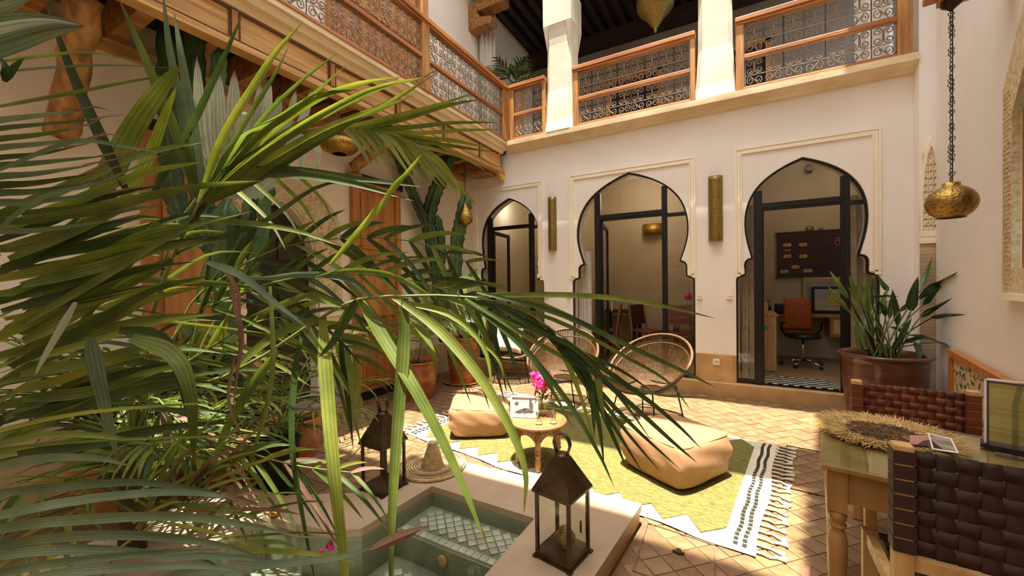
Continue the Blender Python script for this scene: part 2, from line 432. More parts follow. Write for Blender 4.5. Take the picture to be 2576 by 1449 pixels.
# inspection covers set in the floor
for H, nm in ((HATCH, 'pale metal rimmed tiled floor cover beside the pool corner'), (HATCH2, 'larger tiled floor cover with a dark rim near the dining table')):
    m = MB()
    for i in range(4):
        a, b = H[i], H[(i+1) % 4]; m.bar((a[0], a[1], .001), (b[0], b[1], .001), .009, .006)
    o = m.build('floor_cover', BLACKMETAL if H is HATCH2 else mat('cover_rim', '#5f4d39', '#75614a', .6, 20))
    tag(o, nm, 'floor cover')
    if H is HATCH:
        m = MB(); m.box(-.03, .03, -.008, .008, 0, .006); m.box(-.012, .012, -.02, .02, 0, .012)
        m.build('lifting_ring', LANTERN, o, loc=(-.27, 2.32, .001))

# ================================================================== POOL
def offs(poly, d):
    n = len(poly); out = []
    A = sum(poly[i-1][0]*poly[i][1]-poly[i][0]*poly[i-1][1] for i in range(n)); sg = 1 if A > 0 else -1
    for i in range(n):
        p0 = Vector(poly[i-1]); p = Vector(poly[i]); p1 = Vector(poly[(i+1) % n])
        e0 = (p-p0).normalized(); e1 = (p1-p).normalized()
        n0 = Vector((-e0.y, e0.x))*sg; n1 = Vector((-e1.y, e1.x))*sg
        b = (n0+n1).normalized(); k = d/max(.3, b.dot(n0)); q = p+b*k; out.append((q.x, q.y))
    return out
pool = sempty('pool_basin')
cop = plate('coping', POOL_OUT, [POOL_IN], .045, Matrix.Translation((0, 0, .1)), CONCRETE, pool)
bevel(cop, .012, 3)
m = MB(); n = len(POOL_OUT)
P2 = offs(POOL_OUT, .012); P3 = offs(POOL_OUT, .05)
ring = lambda A, B, z0, z1, M_: [M_.add([(A[i][0],A[i][1],z0),(A[(i+1)%len(A)][0],A[(i+1)%len(A)][1],z0),(B[(i+1)%len(A)][0],B[(i+1)%len(A)][1],z1),(B[i][0],B[i][1],z1)], [(0,1,2,3)]) for i in range(len(A))]
ring(P2, P2, -.05, .085, m); ring(P2, P3, .085, .085, m)
m.build('kerb_face', TADELAKT, pool)
m = MB(); ring(POOL_IN, POOL_IN, .0765, -.3, m)
m.build('basin_wall', POOLWALL, pool)
m = MB()
m.box(-1.84, -1.0, 1.735, 2.06, -.3, -.012); m.box(-2.46, -1.0, -.25, 2.06, -.35, -.168)
m.build('basin_floor', POOLWALL, pool)
pm = MB(); pt = []
for i in range(-40, 40):
    for j in range(-40, 40):
        x = (i-j)*.052*_c45-1.4; y = (i+j)*.052*_c45+1.85
        if -1.745 < x < -1.06 and 1.83 < y < 2.0: pt.append((x, y, PI/4, .052, .052, 0))
        elif -1.74-(.4 if y < 1.25 else 0) < x < -1.10 and .7 < y < 1.64: pt.append((x, y, PI/4, .052, .052, -.156))
for i in range(16):
    pt.append((-1.77+i*.048, 1.775, 0, .046, .055, 0))
pt.sort(key=lambda t: -t[5]*10-t[1])
mshared = None
for k, t in enumerate(pt):
    if k < 280:
        if mshared is None: q = MB(); tile_mb(q, 0, 0, 0, .052, .052); mshared = q.mesh('pool_tile', ZELLIGE)
        link('pool_tile', mshared, pool, Matrix.Translation((t[0], t[1], t[5]+.002+random.uniform(0,.001))) @ Matrix.Rotation(t[2], 4, 'Z'))
    else: tile_mb(pm, *t)
pm.build('pool_tiles', ZELLIGE, pool, kind='stuff')
m = MB(); m.lathe([(.0,0),(.032,0),(.036,.008),(.02,.012),(.0,.012)], 16, Matrix.Translation((-1.45,1.734,-.075)) @ Matrix.Rotation(R(90),4,'X'))
m.build('inlet_nozzle', TADELAKT, pool, True)
water = MB().add([(x,y,0) for x,y in offs(POOL_IN, 0.0)], [tuple(range(len(POOL_IN)))[::-1]])
WATER = glassmat('water', (1,1,1), refl=1.1, rough=.02, ior=1.33, trans_tint=(.88,.92,.88))
nn = WATER.node_tree.nodes; ll = WATER.node_tree.links
_w = nn.new('ShaderNodeTexNoise'); _w.inputs['Scale'].default_value = 9; _t = nn.new('ShaderNodeTexCoord'); ll.new(_t.outputs['Object'], _w.inputs['Vector'])
_bp = nn.new('ShaderNodeBump'); _bp.inputs['Strength'].default_value = .12; _bp.inputs['Distance'].default_value = .01
ll.new(_w.outputs['Fac'], _bp.inputs['Height'])
for q in nn:
    if q.type in ('BSDF_GLOSSY', 'FRESNEL'): ll.new(_bp.outputs[0], q.inputs['Normal'])
wo = water.build('water', WATER, loc=(0,0,.055)); wo['kind'] = 'structure'
# small water jet breaking the surface
JX, JY = -1.14, 1.60
m = MB(); random.seed(3)
for k in range(16):
    a = random.uniform(0, 6.28); rr = random.uniform(0, .035); h = random.uniform(.004, .05)*(1-rr/.04)
    m.lathe([(.0,0),(.009,.004),(.006,.4*h+.006),(.0,h+.012)], 8, Matrix.Translation((JX+rr*math.cos(a), JY+rr*math.sin(a), .054)))
tag(m.build('water_jet', glassmat('splash', (1,1,1), 1.6, .02, 1.6), None, True), 'small bubbling water jet rising in the pool beside the near lantern', 'fountain jet')

# ================================================================== BACK WALL with three keyhole arches
def arch(cx, hw, apex, hn, hb, zb):
    rs = [(hb, zb), (hb, 1.50)]
    for k in range(1, 6):                      # lower shoulder
        a = PI/2*k/5; rs.append((hb-.075+.075*math.cos(a), 1.50+.07*math.sin(a)))
    x = hn+.075
    rs.append((x, 1.585)); rs.append((x, 1.70))
    for k in range(1, 6):
        a = PI/2*k/5; rs.append((x-.075+.075*math.cos(a)*1.0, 1.70+.085*math.sin(a)))
    rs.append((hn, 1.80)); z1 = 2.22
    for k in range(1, 6):
        t = k/5; rs.append((hn+(hw-hn)*math.sin(t*PI/2), 1.80+(z1-1.80)*t))
    for k in range(1, 15):
        t = k/14; u = 1-t
        rs.append((hw*(u**3+3*u*u*t+3*u*t*t*.74), z1+(apex-z1)*(3*u*u*t*.46+3*u*t*t*.79+t**3)))
    return [(cx+a, b) for a, b in rs[:-1]]+[(cx, apex)]+[(cx-a, b) for a, b in rs[:-1][::-1]]
ZS = .185
ARCH = [(-3.33, .575, 2.96, .525, .645), (-1.32, .80, 3.10, .705, .875), (.735, .605, 2.975, .535, .70)]
AP = [arch(*a, ZS-.02) for a in ARCH]
back = plate('wall_back', [(-4.5, -.05), (1.72, -.05), (1.72, 3.86), (-4.5, 3.86)], AP, .24, MXZ(YW+.12), PLASTER, kind='structure')
# ochre skirting on the piers
def pier(x0, x1, nm='skirting'):
    m = MB(); c = .045
    poly = [(x0, YW+.02), (x0, YW-.0), (x0+c, YW-.022), (x1-c, YW-.022), (x1, YW), (x1, YW+.02)]
    m.prism(poly, ZS-.02, .53); m.build(nm, TADELAKT, back)
pier(-.445+.0, .035); pier(-2.685, -2.195); pier(-4.3, -3.975); pier(1.435, 1.715)
# stepped recessed frame mouldings round each arch
def alfiz(x0, x1, top, zl, zr, n='arch_molding'):
    m = MB()
    for k, (w, d, off) in enumerate(((.022, .022, 0), (.035, .014, .024), (.014, .022, .062))):
        a, b, t = x0+off, x1-off, top-off
        m.box(a, b, YW-d, YW+.01, t-w, t)
        m.box(a, a+w, YW-d, YW+.01, zl, t-w); m.box(b-w, b, YW-d, YW+.01, zr, t-w)
    # stepped feet
    for (x, sg, z) in ((x0, 1, zl), (x1, -1, zr)):
        m.box(min(x, x+sg*.05), max(x, x+sg*.05), YW-.018, YW+.01, z-.05, z)
        m.box(min(x+sg*.03, x+sg*.1), max(x+sg*.03, x+sg*.1), YW-.018, YW+.01, z-.015, z+.05)
    m.build(n, MOLD, back)
alfiz(-4.06, -2.70, 3.17, 1.60, 1.60); alfiz(-2.235, -.432, 3.175, 1.60, 1.60); alfiz(.03, 1.44, 3.185, 1.60, 1.60)
# little corbel niches at the pier corners
for (x, sg) in ((-.43, 1), (-.0, -1), (-2.67, 1), (-2.21, -1), (-3.99, -1), (1.45, 1)):
    m = MB()
    pr = []
    for k in range(7): a = PI*k/6; pr.append((x+sg*(.035-.03*math.cos(a))*1.0, 1.36+.10*math.sin(a)))
    poly = [(x+sg*.005, 1.30)]+pr+[(x+sg*.065, 1.30)]
    m.prism(poly, 0, .03, Matrix(((1,0,0,0),(0,0,-1,YW+.012),(0,1,0,0),(0,0,0,1))))
    m.box(min(x, x+sg*.075), max(x, x+sg*.075), YW-.026, YW+.01, 1.262, 1.282)
    m.build('pier_corbel', MOLD, back)
# power socket in the middle pier
m = MB(); m.box(-.04, .04, -.012, 0, -.04, .04)
so = m.build('wall_socket', WHITE, None, loc=(-.195, YW-.022, .43)); bevel(so, .004); tag(so, 'cream power socket set in the ochre skirting between two arches', 'socket')
m = MB(); m.lathe([(.024,0),(.027,.003),(.02,.004),(.019,.0015),(0,.0015)], 20, Matrix.Translation((0,-.0125,0)) @ Matrix.Rotation(R(90),4,'X'))
m.build('socket_ring', mat('socket_ring', '#cfcabb'), so, True)
m = MB()
for x in (-.008, .008): m.lathe([(.0022,0),(.0022,.003)], 8, Matrix.Translation((x,-.0135,0)) @ Matrix.Rotation(R(90),4,'X'))
m.build('socket_pin', BLACK, so)
# step in front
m = MB(); m.box(-4.3, 1.72, 5.78, YW+.30, -.03, ZS-.012)
st = struct('step_back', m, TADELAKT); bevel(st, .012, 3)
# doorway frames: black metal following each opening, with glass
GATES = [((-3.78, -3.70), (-2.96, -2.885), 2.43, 2.49), ((-1.835, -1.745), (-.868, -.80), 2.425, 2.515), ((.235, .325), (1.10, 1.18), 2.375, 2.465)]
def clipz(poly, x): # top height of opening at x
    best = 0
    for i in range(len(poly)):
        (xa, za), (xb, zb) = poly[i], poly[i-1]
        if (xa-x)*(xb-x) <= 0 and xa != xb: best = max(best, za+(zb-za)*(x-xa)/(xb-xa))
    return best
for gi, (poly, (la, lb), z0, z1) in enumerate([(AP[i], (GATES[i][0], GATES[i][1]), GATES[i][2], GATES[i][3]) for i in range(3)]):
    nm = 'door_%d' % (gi+1)
    g = sempty(nm)
    YF = YW+.045
    inner = offs(poly, .022)
    outer = offs(poly, -.012)
    plate('outer_frame', outer, [inner], .035, MXZ(YF), BLACKMETAL, g)
    for (a, b), pn in ((la, 'left_mullion'), (lb, 'right_mullion')):
        m = MB(); zt = min(clipz(poly, a+.0), clipz(poly, b))
        m.box(a, b, YF-.03, YF+.04, ZS, zt); m.box(a+.03, b-.015, YF-.04, YF-.03, ZS, zt-.02); m.build('mullion', BLACKMETAL, g)
    m = MB(); m.box(la[1], lb[0], YF-.025, YF+.03, z0, z1); m.box(la[1], lb[0], YF-.035, YF-.025, z0+.03, z1-.03); m.build('transom', BLACKMETAL, g)
    m = MB(); m.box(lb[1], clip := poly[0][0], YF-.02, YF+.02, z0-.02, z0+.03); m.build('side_bar', BLACKMETAL, g)
    # bottom rails of the side lights
    m = MB(); m.box(poly[-1][0], la[0], YF-.02, YF+.02, ZS, ZS+.045); m.build('bottom_rail', BLACKMETAL, g)
    m = MB(); m.box(lb[1], poly[0][0], YF-.02, YF+.02, ZS, ZS+.045); m.build('bottom_rail', BLACKMETAL, g)
    # panes: top light and two side lights
    def pane(xa, xb, zlo, zhi):
        pts = [(x, z) for x, z in inner if xa < x < xb and zlo < z < zhi]
        lowl = [(xa, zlo), (xb, zlo)]
        top = [(x, min(zhi, clipz(inner, min(max(x, inner[-1][0]+.001), inner[0][0]-.001)))) for x in [xb+(xa-xb)*k/12 for k in range(13)]]
        return lowl+top
    plate('pane', pane(la[1], lb[0], z1, 3.2), [], .006, MXZ(YF), GLASS, g)
    def side(xs, xe):   # from mullion edge xs out to the frame
        sgn = 1 if xe > xs else -1
        half = [(x, z) for x, z in inner if (x-xs)*sgn > 0]
        half.sort(key=lambda p: p[1])
        zt = clipz(inner, xs)
        return [(xs, ZS+.045)]+half+[(xs, zt)]
    plate('pane', side(la[0], poly[-1][0]), [], .006, MXZ(YF), GLASS, g)
    plate('pane', side(lb[1], poly[0][0]), [], .006, MXZ(YF), GLASS, g)
    # door leaf standing open inwards, hinged on the left mullion
    lx = la[1]+.0; ang = {0: R(97), 1: R(100), 2: R(92)}[gi]
    w = lb[0]-la[1]-.01
    L = bpy.data.objects.new('door_leaf', None); COL.objects.link(L); L.parent = g; L.location = (lx, YF+.03, 0); L.rotation_euler = (0, 0, ang)
    m = MB()
    for x0, x1, a, b in ((0, .06, ZS, z0), (w-.06, w, ZS, z0), (.06, w-.06, z0-.06, z0), (.06, w-.06, ZS, ZS+.1)): m.box(x0, x1, -.02, .02, a, b)
    m.build('leaf_frame', BLACKMETAL, L)
    m = MB(); m.box(.06, w-.06, -.003, .003, ZS+.1, z0-.06); m.build('leaf_glass', GLASS, L)
    m = MB(); m.tube([(w-.03,-.02,1.15),(w-.03,-.07,1.15),(w-.03,-.07,1.0)], .009); m.build('handle', WHITE, L)

# ---- gallery slab, cornice ledge on the back wall
def cornice_profile():  # (outward, z)
    return [(0, 3.70), (.05, 3.70), (.075, 3.735), (.13, 3.75), (.165, 3.77), (.19, 3.775), (.19, 3.85), (0, 3.85)]
m = MB(); pr = cornice_profile(); xs = (-3.3, 1.70)
for i in range(len(pr)):
    a, b = pr[i], pr[(i+1) % len(pr)]
    m.add([(xs[0], YW-a[0], a[1]), (xs[1], YW-a[0], a[1]), (xs[1], YW-b[0], b[1]), (xs[0], YW-b[0], b[1])], [(0,1,2,3)])
m.add([(xs[1], YW-a, z) for a, z in pr], [tuple(range(len(pr)))])
struct('trim_1', m, STONE_BAND)
m = MB(); m.box(-4.5, 3.2, YW+.2, 9.0, 3.62, 3.845); struct('ceiling_lower_rooms', m, PLASTER)
# ---- upper gallery room behind
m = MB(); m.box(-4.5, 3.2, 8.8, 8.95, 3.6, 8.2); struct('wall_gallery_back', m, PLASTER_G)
m = MB(); m.box(-4.45, 2.8, 5.68, 8.9, 7.10, 7.2)
gc = struct('ceiling_gallery', m, DARKWOOD)
for k in range(26):
    x = -4.1+k*.235
    q = MB(); q.box(-.055, .055, 5.72, 8.8, 6.98, 7.10); q.build('ceiling_beam', DARKWOOD, gc, loc=(x, 0, 0))
m = MB(); m.box(-4.3, 2.8, 8.55, 8.8, 6.72, 7.0); m.build('wall_plate', DARKWOOD, gc)
m = MB(); m.box(-3.4, 1.72, 5.66, 5.98, 6.7, 8.2); struct('wall_gallery_lintel', m, PLASTER_UP)
# gallery back doorway glimpsed through the scrollwork
for (x0, x1, z1, M_) in ((-2.35, -1.35, 5.9, DARKWOOD), (-.45, .55, 5.9, DARKWOOD)):
    m = MB(); m.box(x0, x1, 8.74, 8.8, 3.85, z1); q = struct('door_gallery', m, M_)
    m = MB(); m.box(x0-.08, x0, 8.7, 8.8, 3.85, z1+.08); m.box(x1, x1+.08, 8.7, 8.8, 3.85, z1+.08); m.box(x0-.08, x1+.08, 8.7, 8.8, z1, z1+.08); m.build('door_frame', CEDAR_Z, q)
# bench/daybed on gallery
# columns
def column(cx0, cx1):
    w = cx1-cx0; c = sempty('column', ((cx0+cx1)/2, 5.905, 0))
    m = MB(); h = w/2; hc = h*.62
    zs = [(3.85, h*1.18), (4.02, h*1.06), (4.5, h*.93), (5.2, h*.90), (5.42, h*.95), (5.5, h*1.04)]
    for i in range(len(zs)-1):
        (z0, a), (z1, b) = zs[i], zs[i+1]
        k = .26
        def oc(r): return [(-r, -r+k*r), (-r+k*r, -r), (r-k*r, -r), (r, -r+k*r), (r, r-k*r), (r-k*r, r), (-r+k*r, r), (-r, r-k*r)]
        A = oc(a); B = oc(b); n = 8
        m.add([(x, y, z0) for x, y in A]+[(x, y, z1) for x, y in B], [(j, (j+1) % n, n+(j+1) % n, n+j) for j in range(n)])
    m.build('shaft', COLUMN, c)
    m = MB(); r = h*1.06
    # pointed cut-out capital corners
    m.box(-r, r, -r, r, 5.5, 6.0)
    m.build('capital_block', COLUMN, c)
    m = MB()
    for sx in (-1, 1):
        for sy in (-1, 1):
            m.add([(sx*r, sy*r, 5.5), (sx*r*.62, sy*r, 5.5), (sx*r, sy*r*.62, 5.5), (sx*h*.80, sy*h*.80, 5.08), (sx*h*.9, sy*h*.9, 5.5)], [(0,1,3),(0,3,2),(1,2,3),(0,2,1)])
    m.build('corner_spur', COLUMN, c)
    return c
column(-2.56, -2.12); column(-.40, .03)

# ---- iron scroll cell (unit square) shared by all railings
def spiral(cx, cy, r0, r1, a0, turns, n=18):
    return [(cx+(r0+(r1-r0)*(k/n)**.8)*math.cos(a0+turns*2*PI*k/n), 0, cy+(r0+(r1-r0)*(k/n)**.8)*math.sin(a0+turns*2*PI*k/n)) for k in range(n+1)]
def scroll_cell():
    """two C-scrolls back to back, a curl at both ends of each"""
    m = MB(); r = .034
    for sx in (-1, 1):
        half = []
        for k in range(19):
            t = k/18; a = R(-500)*(1-t); q = .055+.15*t; half.append((.27+q*math.cos(a), .265+q*math.sin(a)))
        path = half+[(x, 1-z) for x, z in half[::-1]]
        m.tube([(.5+sx*(.5-x), 0, z) for x, z in path], r, 4, cap=False)
    m.tube([(0,0,0),(0,0,1)], .026, 4, cap=False); m.tube([(.5,0,.40),(.5,0,.60)], .05, 4, cap=False)
    return m.mesh('iron_scroll', IRON, False)
def scroll_s():
    m = MB(); r = .034; a = []
    for k in range(17):
        t = k/16; th = R(90+470*(1-t)); q = .25+.75*t; a.append((.29+.21*q*math.cos(th), .5+.40*q*math.sin(th)))
    b = [(1-x, 1-z) for x, z in a[::-1]]
    m.tube([(x, 0, z) for x, z in a+b], r, 4, cap=False)
    m.tube([(0,0,0),(0,0,1)], .026, 4, cap=False)
    return m.mesh('iron_scroll', IRON, False)
CELL_C, CELL_S = scroll_cell(), scroll_s()
def rail_panel(parent, L, z0, z1, ncell, frame=True):
    """local frame: x along, y thickness, z up."""
    h = z1-z0; hb = h*.60; cw = L/ncell
    fr = MB()
    for z in (z0, z0+h-hb-.0 if False else z0+h*.38, z1-.008): fr.box(0, L, -.004, .004, z, z+.008)
    for x in (0, L-.008): fr.box(x, x+.008, -.004, .004, z0, z1)
    fr.build('iron_frame', IRON, parent)
    for k in range(ncell):
        mx = k % 2
        M = Matrix.Translation((k*cw+(cw if mx else 0), 0, z0+h*.38)) @ Matrix.Diagonal((-cw if mx else cw, cw, h*.62, 1))
        link('iron_scroll', CELL_C, parent, M)
        M = Matrix.Translation((k*cw+(cw if mx else 0), 0, z0)) @ Matrix.Diagonal((-cw if mx else cw, cw, h*.38, 1))
        link('iron_scroll', CELL_S, parent, M)
def railing(name, label, A, B, posts, group, ncell_per_m=5.2):
    A = Vector(A); B = Vector(B); L = (B-A).length
    o = thing(name, label, 'railing', A, math.atan2(B.y-A.y, B.x-A.x), group)
    WD = CEDAR_X
    def ln(z0, z1, w, nm): m = MB(); m.box(0, L, -w/2, w/2, z0, z1); q = m.build(nm, WD, o); bevel(q, .006); return q
    ln(4.69, 4.745, .13, 'handrail'); ln(4.66, 4.69, .09, 'upper_rail'); ln(4.235, 4.285, .06, 'middle_rail'); ln(3.85, 3.885, .06, 'lower_rail')
    for (p, w, zt) in posts:
        m = MB(); m.box(p-w/2, p+w/2, -.04, .04, 3.85, zt); bevel(m.build('post', CEDAR_Z, o), .008)
    ps = sorted(p for p, w, zt in posts)
    for a, b in zip(ps[:-1], ps[1:]):
        wa = [w for p, w, z in posts if p == a][0]/2; wb = [w for p, w, z in posts if p == b][0]/2
        x0 = a+wa+.008; x1 = b-wb-.008
        if x1-x0 < .2: continue
        n = max(2, int(round((x1-x0)*ncell_per_m)))
        for z0, z1 in ((3.895, 4.225), (4.295, 4.65)):
            sub = bpy.data.objects.new('scroll_panel', None); COL.objects.link(sub); sub.parent = o; sub.location = (x0, 0, 0)
            rail_panel(sub, x1-x0, z0, z1, n)
    return o
YR = 5.70
railing('balcony_railing', 'short wood and iron balcony railing between the corner and the first white column', (-3.19, YR, 0), (-2.55, YR, 0), [(.04, .07, 4.66), (.61, .05, 4.66)], None)
railing('balcony_railing', 'middle wood and iron balcony railing between the two white columns', (-2.10, YR, 0), (-.41, YR, 0), [(.05, .09, 4.66), (1.655, .06, 4.66)], None)
railing('balcony_railing', 'long wood and iron balcony railing right of the second white column', (.04, YR, 0), (1.66, YR, 0), [(.05, .09, 4.66), (1.555, .12, 4.66)], None)
# left gallery railing, running towards the camera
XL = -3.27
railing('balcony_railing', 'long dark scrollwork railing of the timber gallery on the left side', (XL, -1.6, 0), (XL, 5.68, 0), [(.0, .1, 4.66), (1.55, .1, 4.66), (3.3, .1, 4.66), (5.30, .13, 4.70), (7.20, .13, 4.70)], None, 5.0)
m = MB(); m.box(XL-.055, XL+.045, 3.64, 3.74, 4.75, 8.0); tag(m.build('gallery_post', CEDAR_Z), 'square cedar post rising above the left gallery railing', 'post')

# ================================================================== LEFT GALLERY
m = MB(); pr = [(0, 3.68), (.03, 3.68), (.05, 3.72), (.10, 3.735), (.12, 3.79), (.15, 3.80), (.15, 3.855), (0, 3.855)]
ys = (-1.8, YW-.10); X0 = -3.40
for i in range(len(pr)):
    a, b = pr[i], pr[(i+1) % len(pr)]
    m.add([(X0+a[0], ys[0], a[1]), (X0+a[0], ys[1], a[1]), (X0+b[0], ys[1], b[1]), (X0+b[0], ys[0], b[1])], [(3,2,1,0)])
struct('trim_2', m, STONE_BAND)
m = MB(); m.box(-4.3, X0+.02, -1.8, YW, 3.70, 3.845)
slab = struct('floor_left_gallery', m, DARKWOOD)
m = MB(); m.box(X0-.06, X0+.0, -1.8, YW-.14, 3.40, 3.69)
fas = m.build('fascia_beam', CEDAR_Y, slab)
m = MB(); m.box(X0-.08, X0+.035, -1.8, YW-.16, 3.37, 3.42); m.build('fascia_lip', CEDAR_Y, slab)
ROPE = mat('carved_rope_trim', '#4a2d14', '#8b5c2c', .6, 60, bump=.6, wave=(38, 1.0, 'Y'))
for z in (3.425, 3.655):
    m = MB(); m.box(X0, X0+.016, -1.8, YW-.2, z, z+.02); m.build('rope_trim', ROPE, slab)
y = YW-.75
while y > -1.5:
    m = MB(); m.box(X0, X0+.022, y-.022, y+.022, 3.44, 3.66); m.build('fascia_divider', CEDAR_Z, slab)
    m = MB()
    for s_ in (-.04, .03): m.box(X0, X0+.014, y+s_, y+s_+.012, 3.44, 3.66)
    m.build('divider_rope', ROPE, slab); y -= .86
# beams & coffers under the gallery
y = YW-.35; k = 0
while y > -1.5:
    m = MB(); m.box(-4.3, X0-.05, y-.05, y+.05, 3.44, 3.70); m.build('gallery_beam', CEDAR, slab)
    if k % 2 == 0:
        m = MB(); m.box(-4.3, X0-.05, y-.30, y-.27, 3.60, 3.70); m.box(-3.9, -3.86, y-.43, y-.05, 3.62, 3.70); m.build('coffer_batten', CEDAR, slab)
    y -= .43; k += 1
m = MB(); m.box(-4.3, -4.22, -1.8, YW, 3.36, 3.44); m.build('wall_beam', CEDAR_Y, slab)
# end bracket by the back wall
m = MB(); poly = [(0,0),(0,.16),(.22,.16),(.22,.10),(.17,.09),(.17,.05),(.12,.05),(.10,.0)]
m.prism([( -y_, z_) for y_, z_ in poly], -.035, .035, Matrix(((0,0,1,X0-.03),(1,0,0,YW-.005),(0,1,0,3.26),(0,0,0,1))))
m.build('end_bracket', CEDAR_Y, slab)
m = MB(); m.box(-3.97, X0-.06, YW-.40, YW-.02, 3.36, 3.44); m.box(-3.9, -3.5, YW-.36, YW-.06, 3.34, 3.36); m.build('lamp_board', CEDAR, slab)
# shaped brackets + round diagonal braces
def brace(p0, p1, r, lab):
    p0 = Vector(p0); p1 = Vector(p1); m = MB(); n = 14; pts = []; rs = []
    for k in range(n+1):
        t = k/n; p = p0.lerp(p1, t)+Vector((0, random.uniform(-.012,.012), random.uniform(-.01,.01))); pts.append(p); rs.append(r*(1.04-.1*t)*random.uniform(.95, 1.05))
    m.tube(pts, rs, 12); return tag(m.build('diagonal_brace', POLEWOOD, None, True), lab, 'timber brace')
brace(onx(150, 345, -4.16), onx(222, -15, -3.66), .085, 'thick rough timber brace leaning up to the gallery behind the nearest palm')
brace(onx(888, 420, -4.17), onx(985, 350, -3.62), .07, 'round timber brace under the gallery behind the oval brass pendant')
for (px, py) in ((884, 436),):
    p = onx(px, py, -4.29); m = MB(); m.box(.0, .10, -.10, .10, -.06, .0); tag(bevel(m.build('brace_block', CEDAR, None, loc=p), .02), 'carved wooden block holding the brace foot above the tall door', 'wood bracket')
# corbels below fascia (dark curved brackets)
for yb in (2.75, 4.35):
    m = MB(); poly = [(0,0),(.55,0),(.55,-.10),(.42,-.13),(.36,-.2),(.2,-.22),(.12,-.34),(0,-.36)]
    m.prism(poly, -.05, .05, Matrix(((1,0,0,-4.3),(0,0,-1,yb),(0,1,0,3.44),(0,0,0,1)))); m.build('corbel', CEDAR, slab)

# ================================================================== LEFT WALL
ADX = (2.16, 2.90)    # arched alcove y range
acy = (ADX[0]+ADX[1])/2
def pointed(cy, hw, zb, zs, za):
    rs = [(hw, zb), (hw, zs)]
    for k in range(1, 13):
        t = k/12; u = 1-t; rs.append((hw*(u**3+3*u*u*t+3*u*t*t*.72), zs+(za-zs)*(3*u*u*t*.45+3*u*t*t*.82+t**3)))
    rs = rs[:-1]
    return [(cy+a, b) for a, b in rs]+[(cy, za)]+[(cy-a, b) for a, b in rs[::-1]]
hole = pointed(acy, .385, .20, 1.62, 2.44)
wl = plate('wall_left', [(-4.7, -.05), (8.9, -.05), (8.9, 8.2), (-4.7, 8.2)], [hole], .3, MYZ(-4.45), PLASTER_L, kind='structure')
# carved stucco surround
out = [(acy+.72, 1.28), (acy+.72, 2.30)]+[(acy+.72*math.cos(a)*1.0, 2.15+.55*math.sin(a)) for a in [R(15*k) for k in range(1, 12)]]+[(acy-.72, 2.30), (acy-.72, 1.28)]
STUCCO = mat('carved_stucco', '#c9b489', '#e5d4ac', .8, 30, bump=1.0, bscale=45, detail=3)
hole2 = pointed(acy, .40, 1.28, 1.62, 2.46)
U = [(acy+.72, 1.28)]+out[1:-1]+[(acy-.72, 1.28)]+[(p[0], p[1]) for p in hole2[::-1]]
plate('carved_surround', U, [], .03, MYZ(-4.29), STUCCO, wl)
m = MB()
for sg in (-1, 1):
    a = acy+sg*.40; b = acy+sg*.73
    m.box(-4.30, -4.25, min(a,b), max(a,b), 1.20, 1.28); m.box(-4.30, -4.262, min(a,b), max(a,b), 1.13, 1.19)
m.build('surround_sill', MOLD, wl)
# carved relief: small leaf pieces
m = MB(); random.seed(11)
for k in range(420):
    y = random.uniform(acy-.68, acy+.68); z = random.uniform(1.32, 2.64)
    if inside((y, z), U):
        a = random.uniform(0, PI); l = random.uniform(.02, .04)
        m.add([(-l,0,0),(0,-.008,.008),(l,0,0),(0,.008,.008)], [(0,1,2,3)], Matrix(((0,0,1,-4.272),(math.cos(a),-math.sin(a),0,y),(math.sin(a),math.cos(a),0,z),(0,0,0,1))))
m.build('carved_relief', STUCCO, wl, kind='stuff')
# dark panelled door in the alcove & threshold
m = MB(); m.box(-4.50, -4.44, ADX[0]-.1, ADX[1]+.1, 0, 2.6); dd = struct('door_4', m, DARKWOOD)
m = MB()
for yy in (ADX[0]+.05, acy+.02):
    for z0, z1 in ((.35, .95), (1.05, 1.7), (1.8, 2.2)): m.box(-4.44, -4.42, yy, yy+.3, z0, z1)
m.build('door_panel', mat('dark_panel', '#2a1810', '#3c2417', .5, 5), dd)
m = MB(); m.box(-4.6, -4.02, 1.30, 3.30, -.02, .17); bevel(struct('step_left', m, mat('grey_stone_step', '#8f8071', '#a29384', .55, 5, bump=.1)), .01)
m = MB(); m.box(-4.02, -4.0, 1.30, 3.30, -.02, .12); struct('trim_3', m, TADELAKT)
m = MB(); m.box(-4.3, -4.285, 3.0, YW, 0, .5); m.box(-4.3, -4.285, -1.6, 2.0, 0, .5); struct('baseboard_left', m, mat('beige_dado', '#bda27a', '#cdb48c', .7, 4))
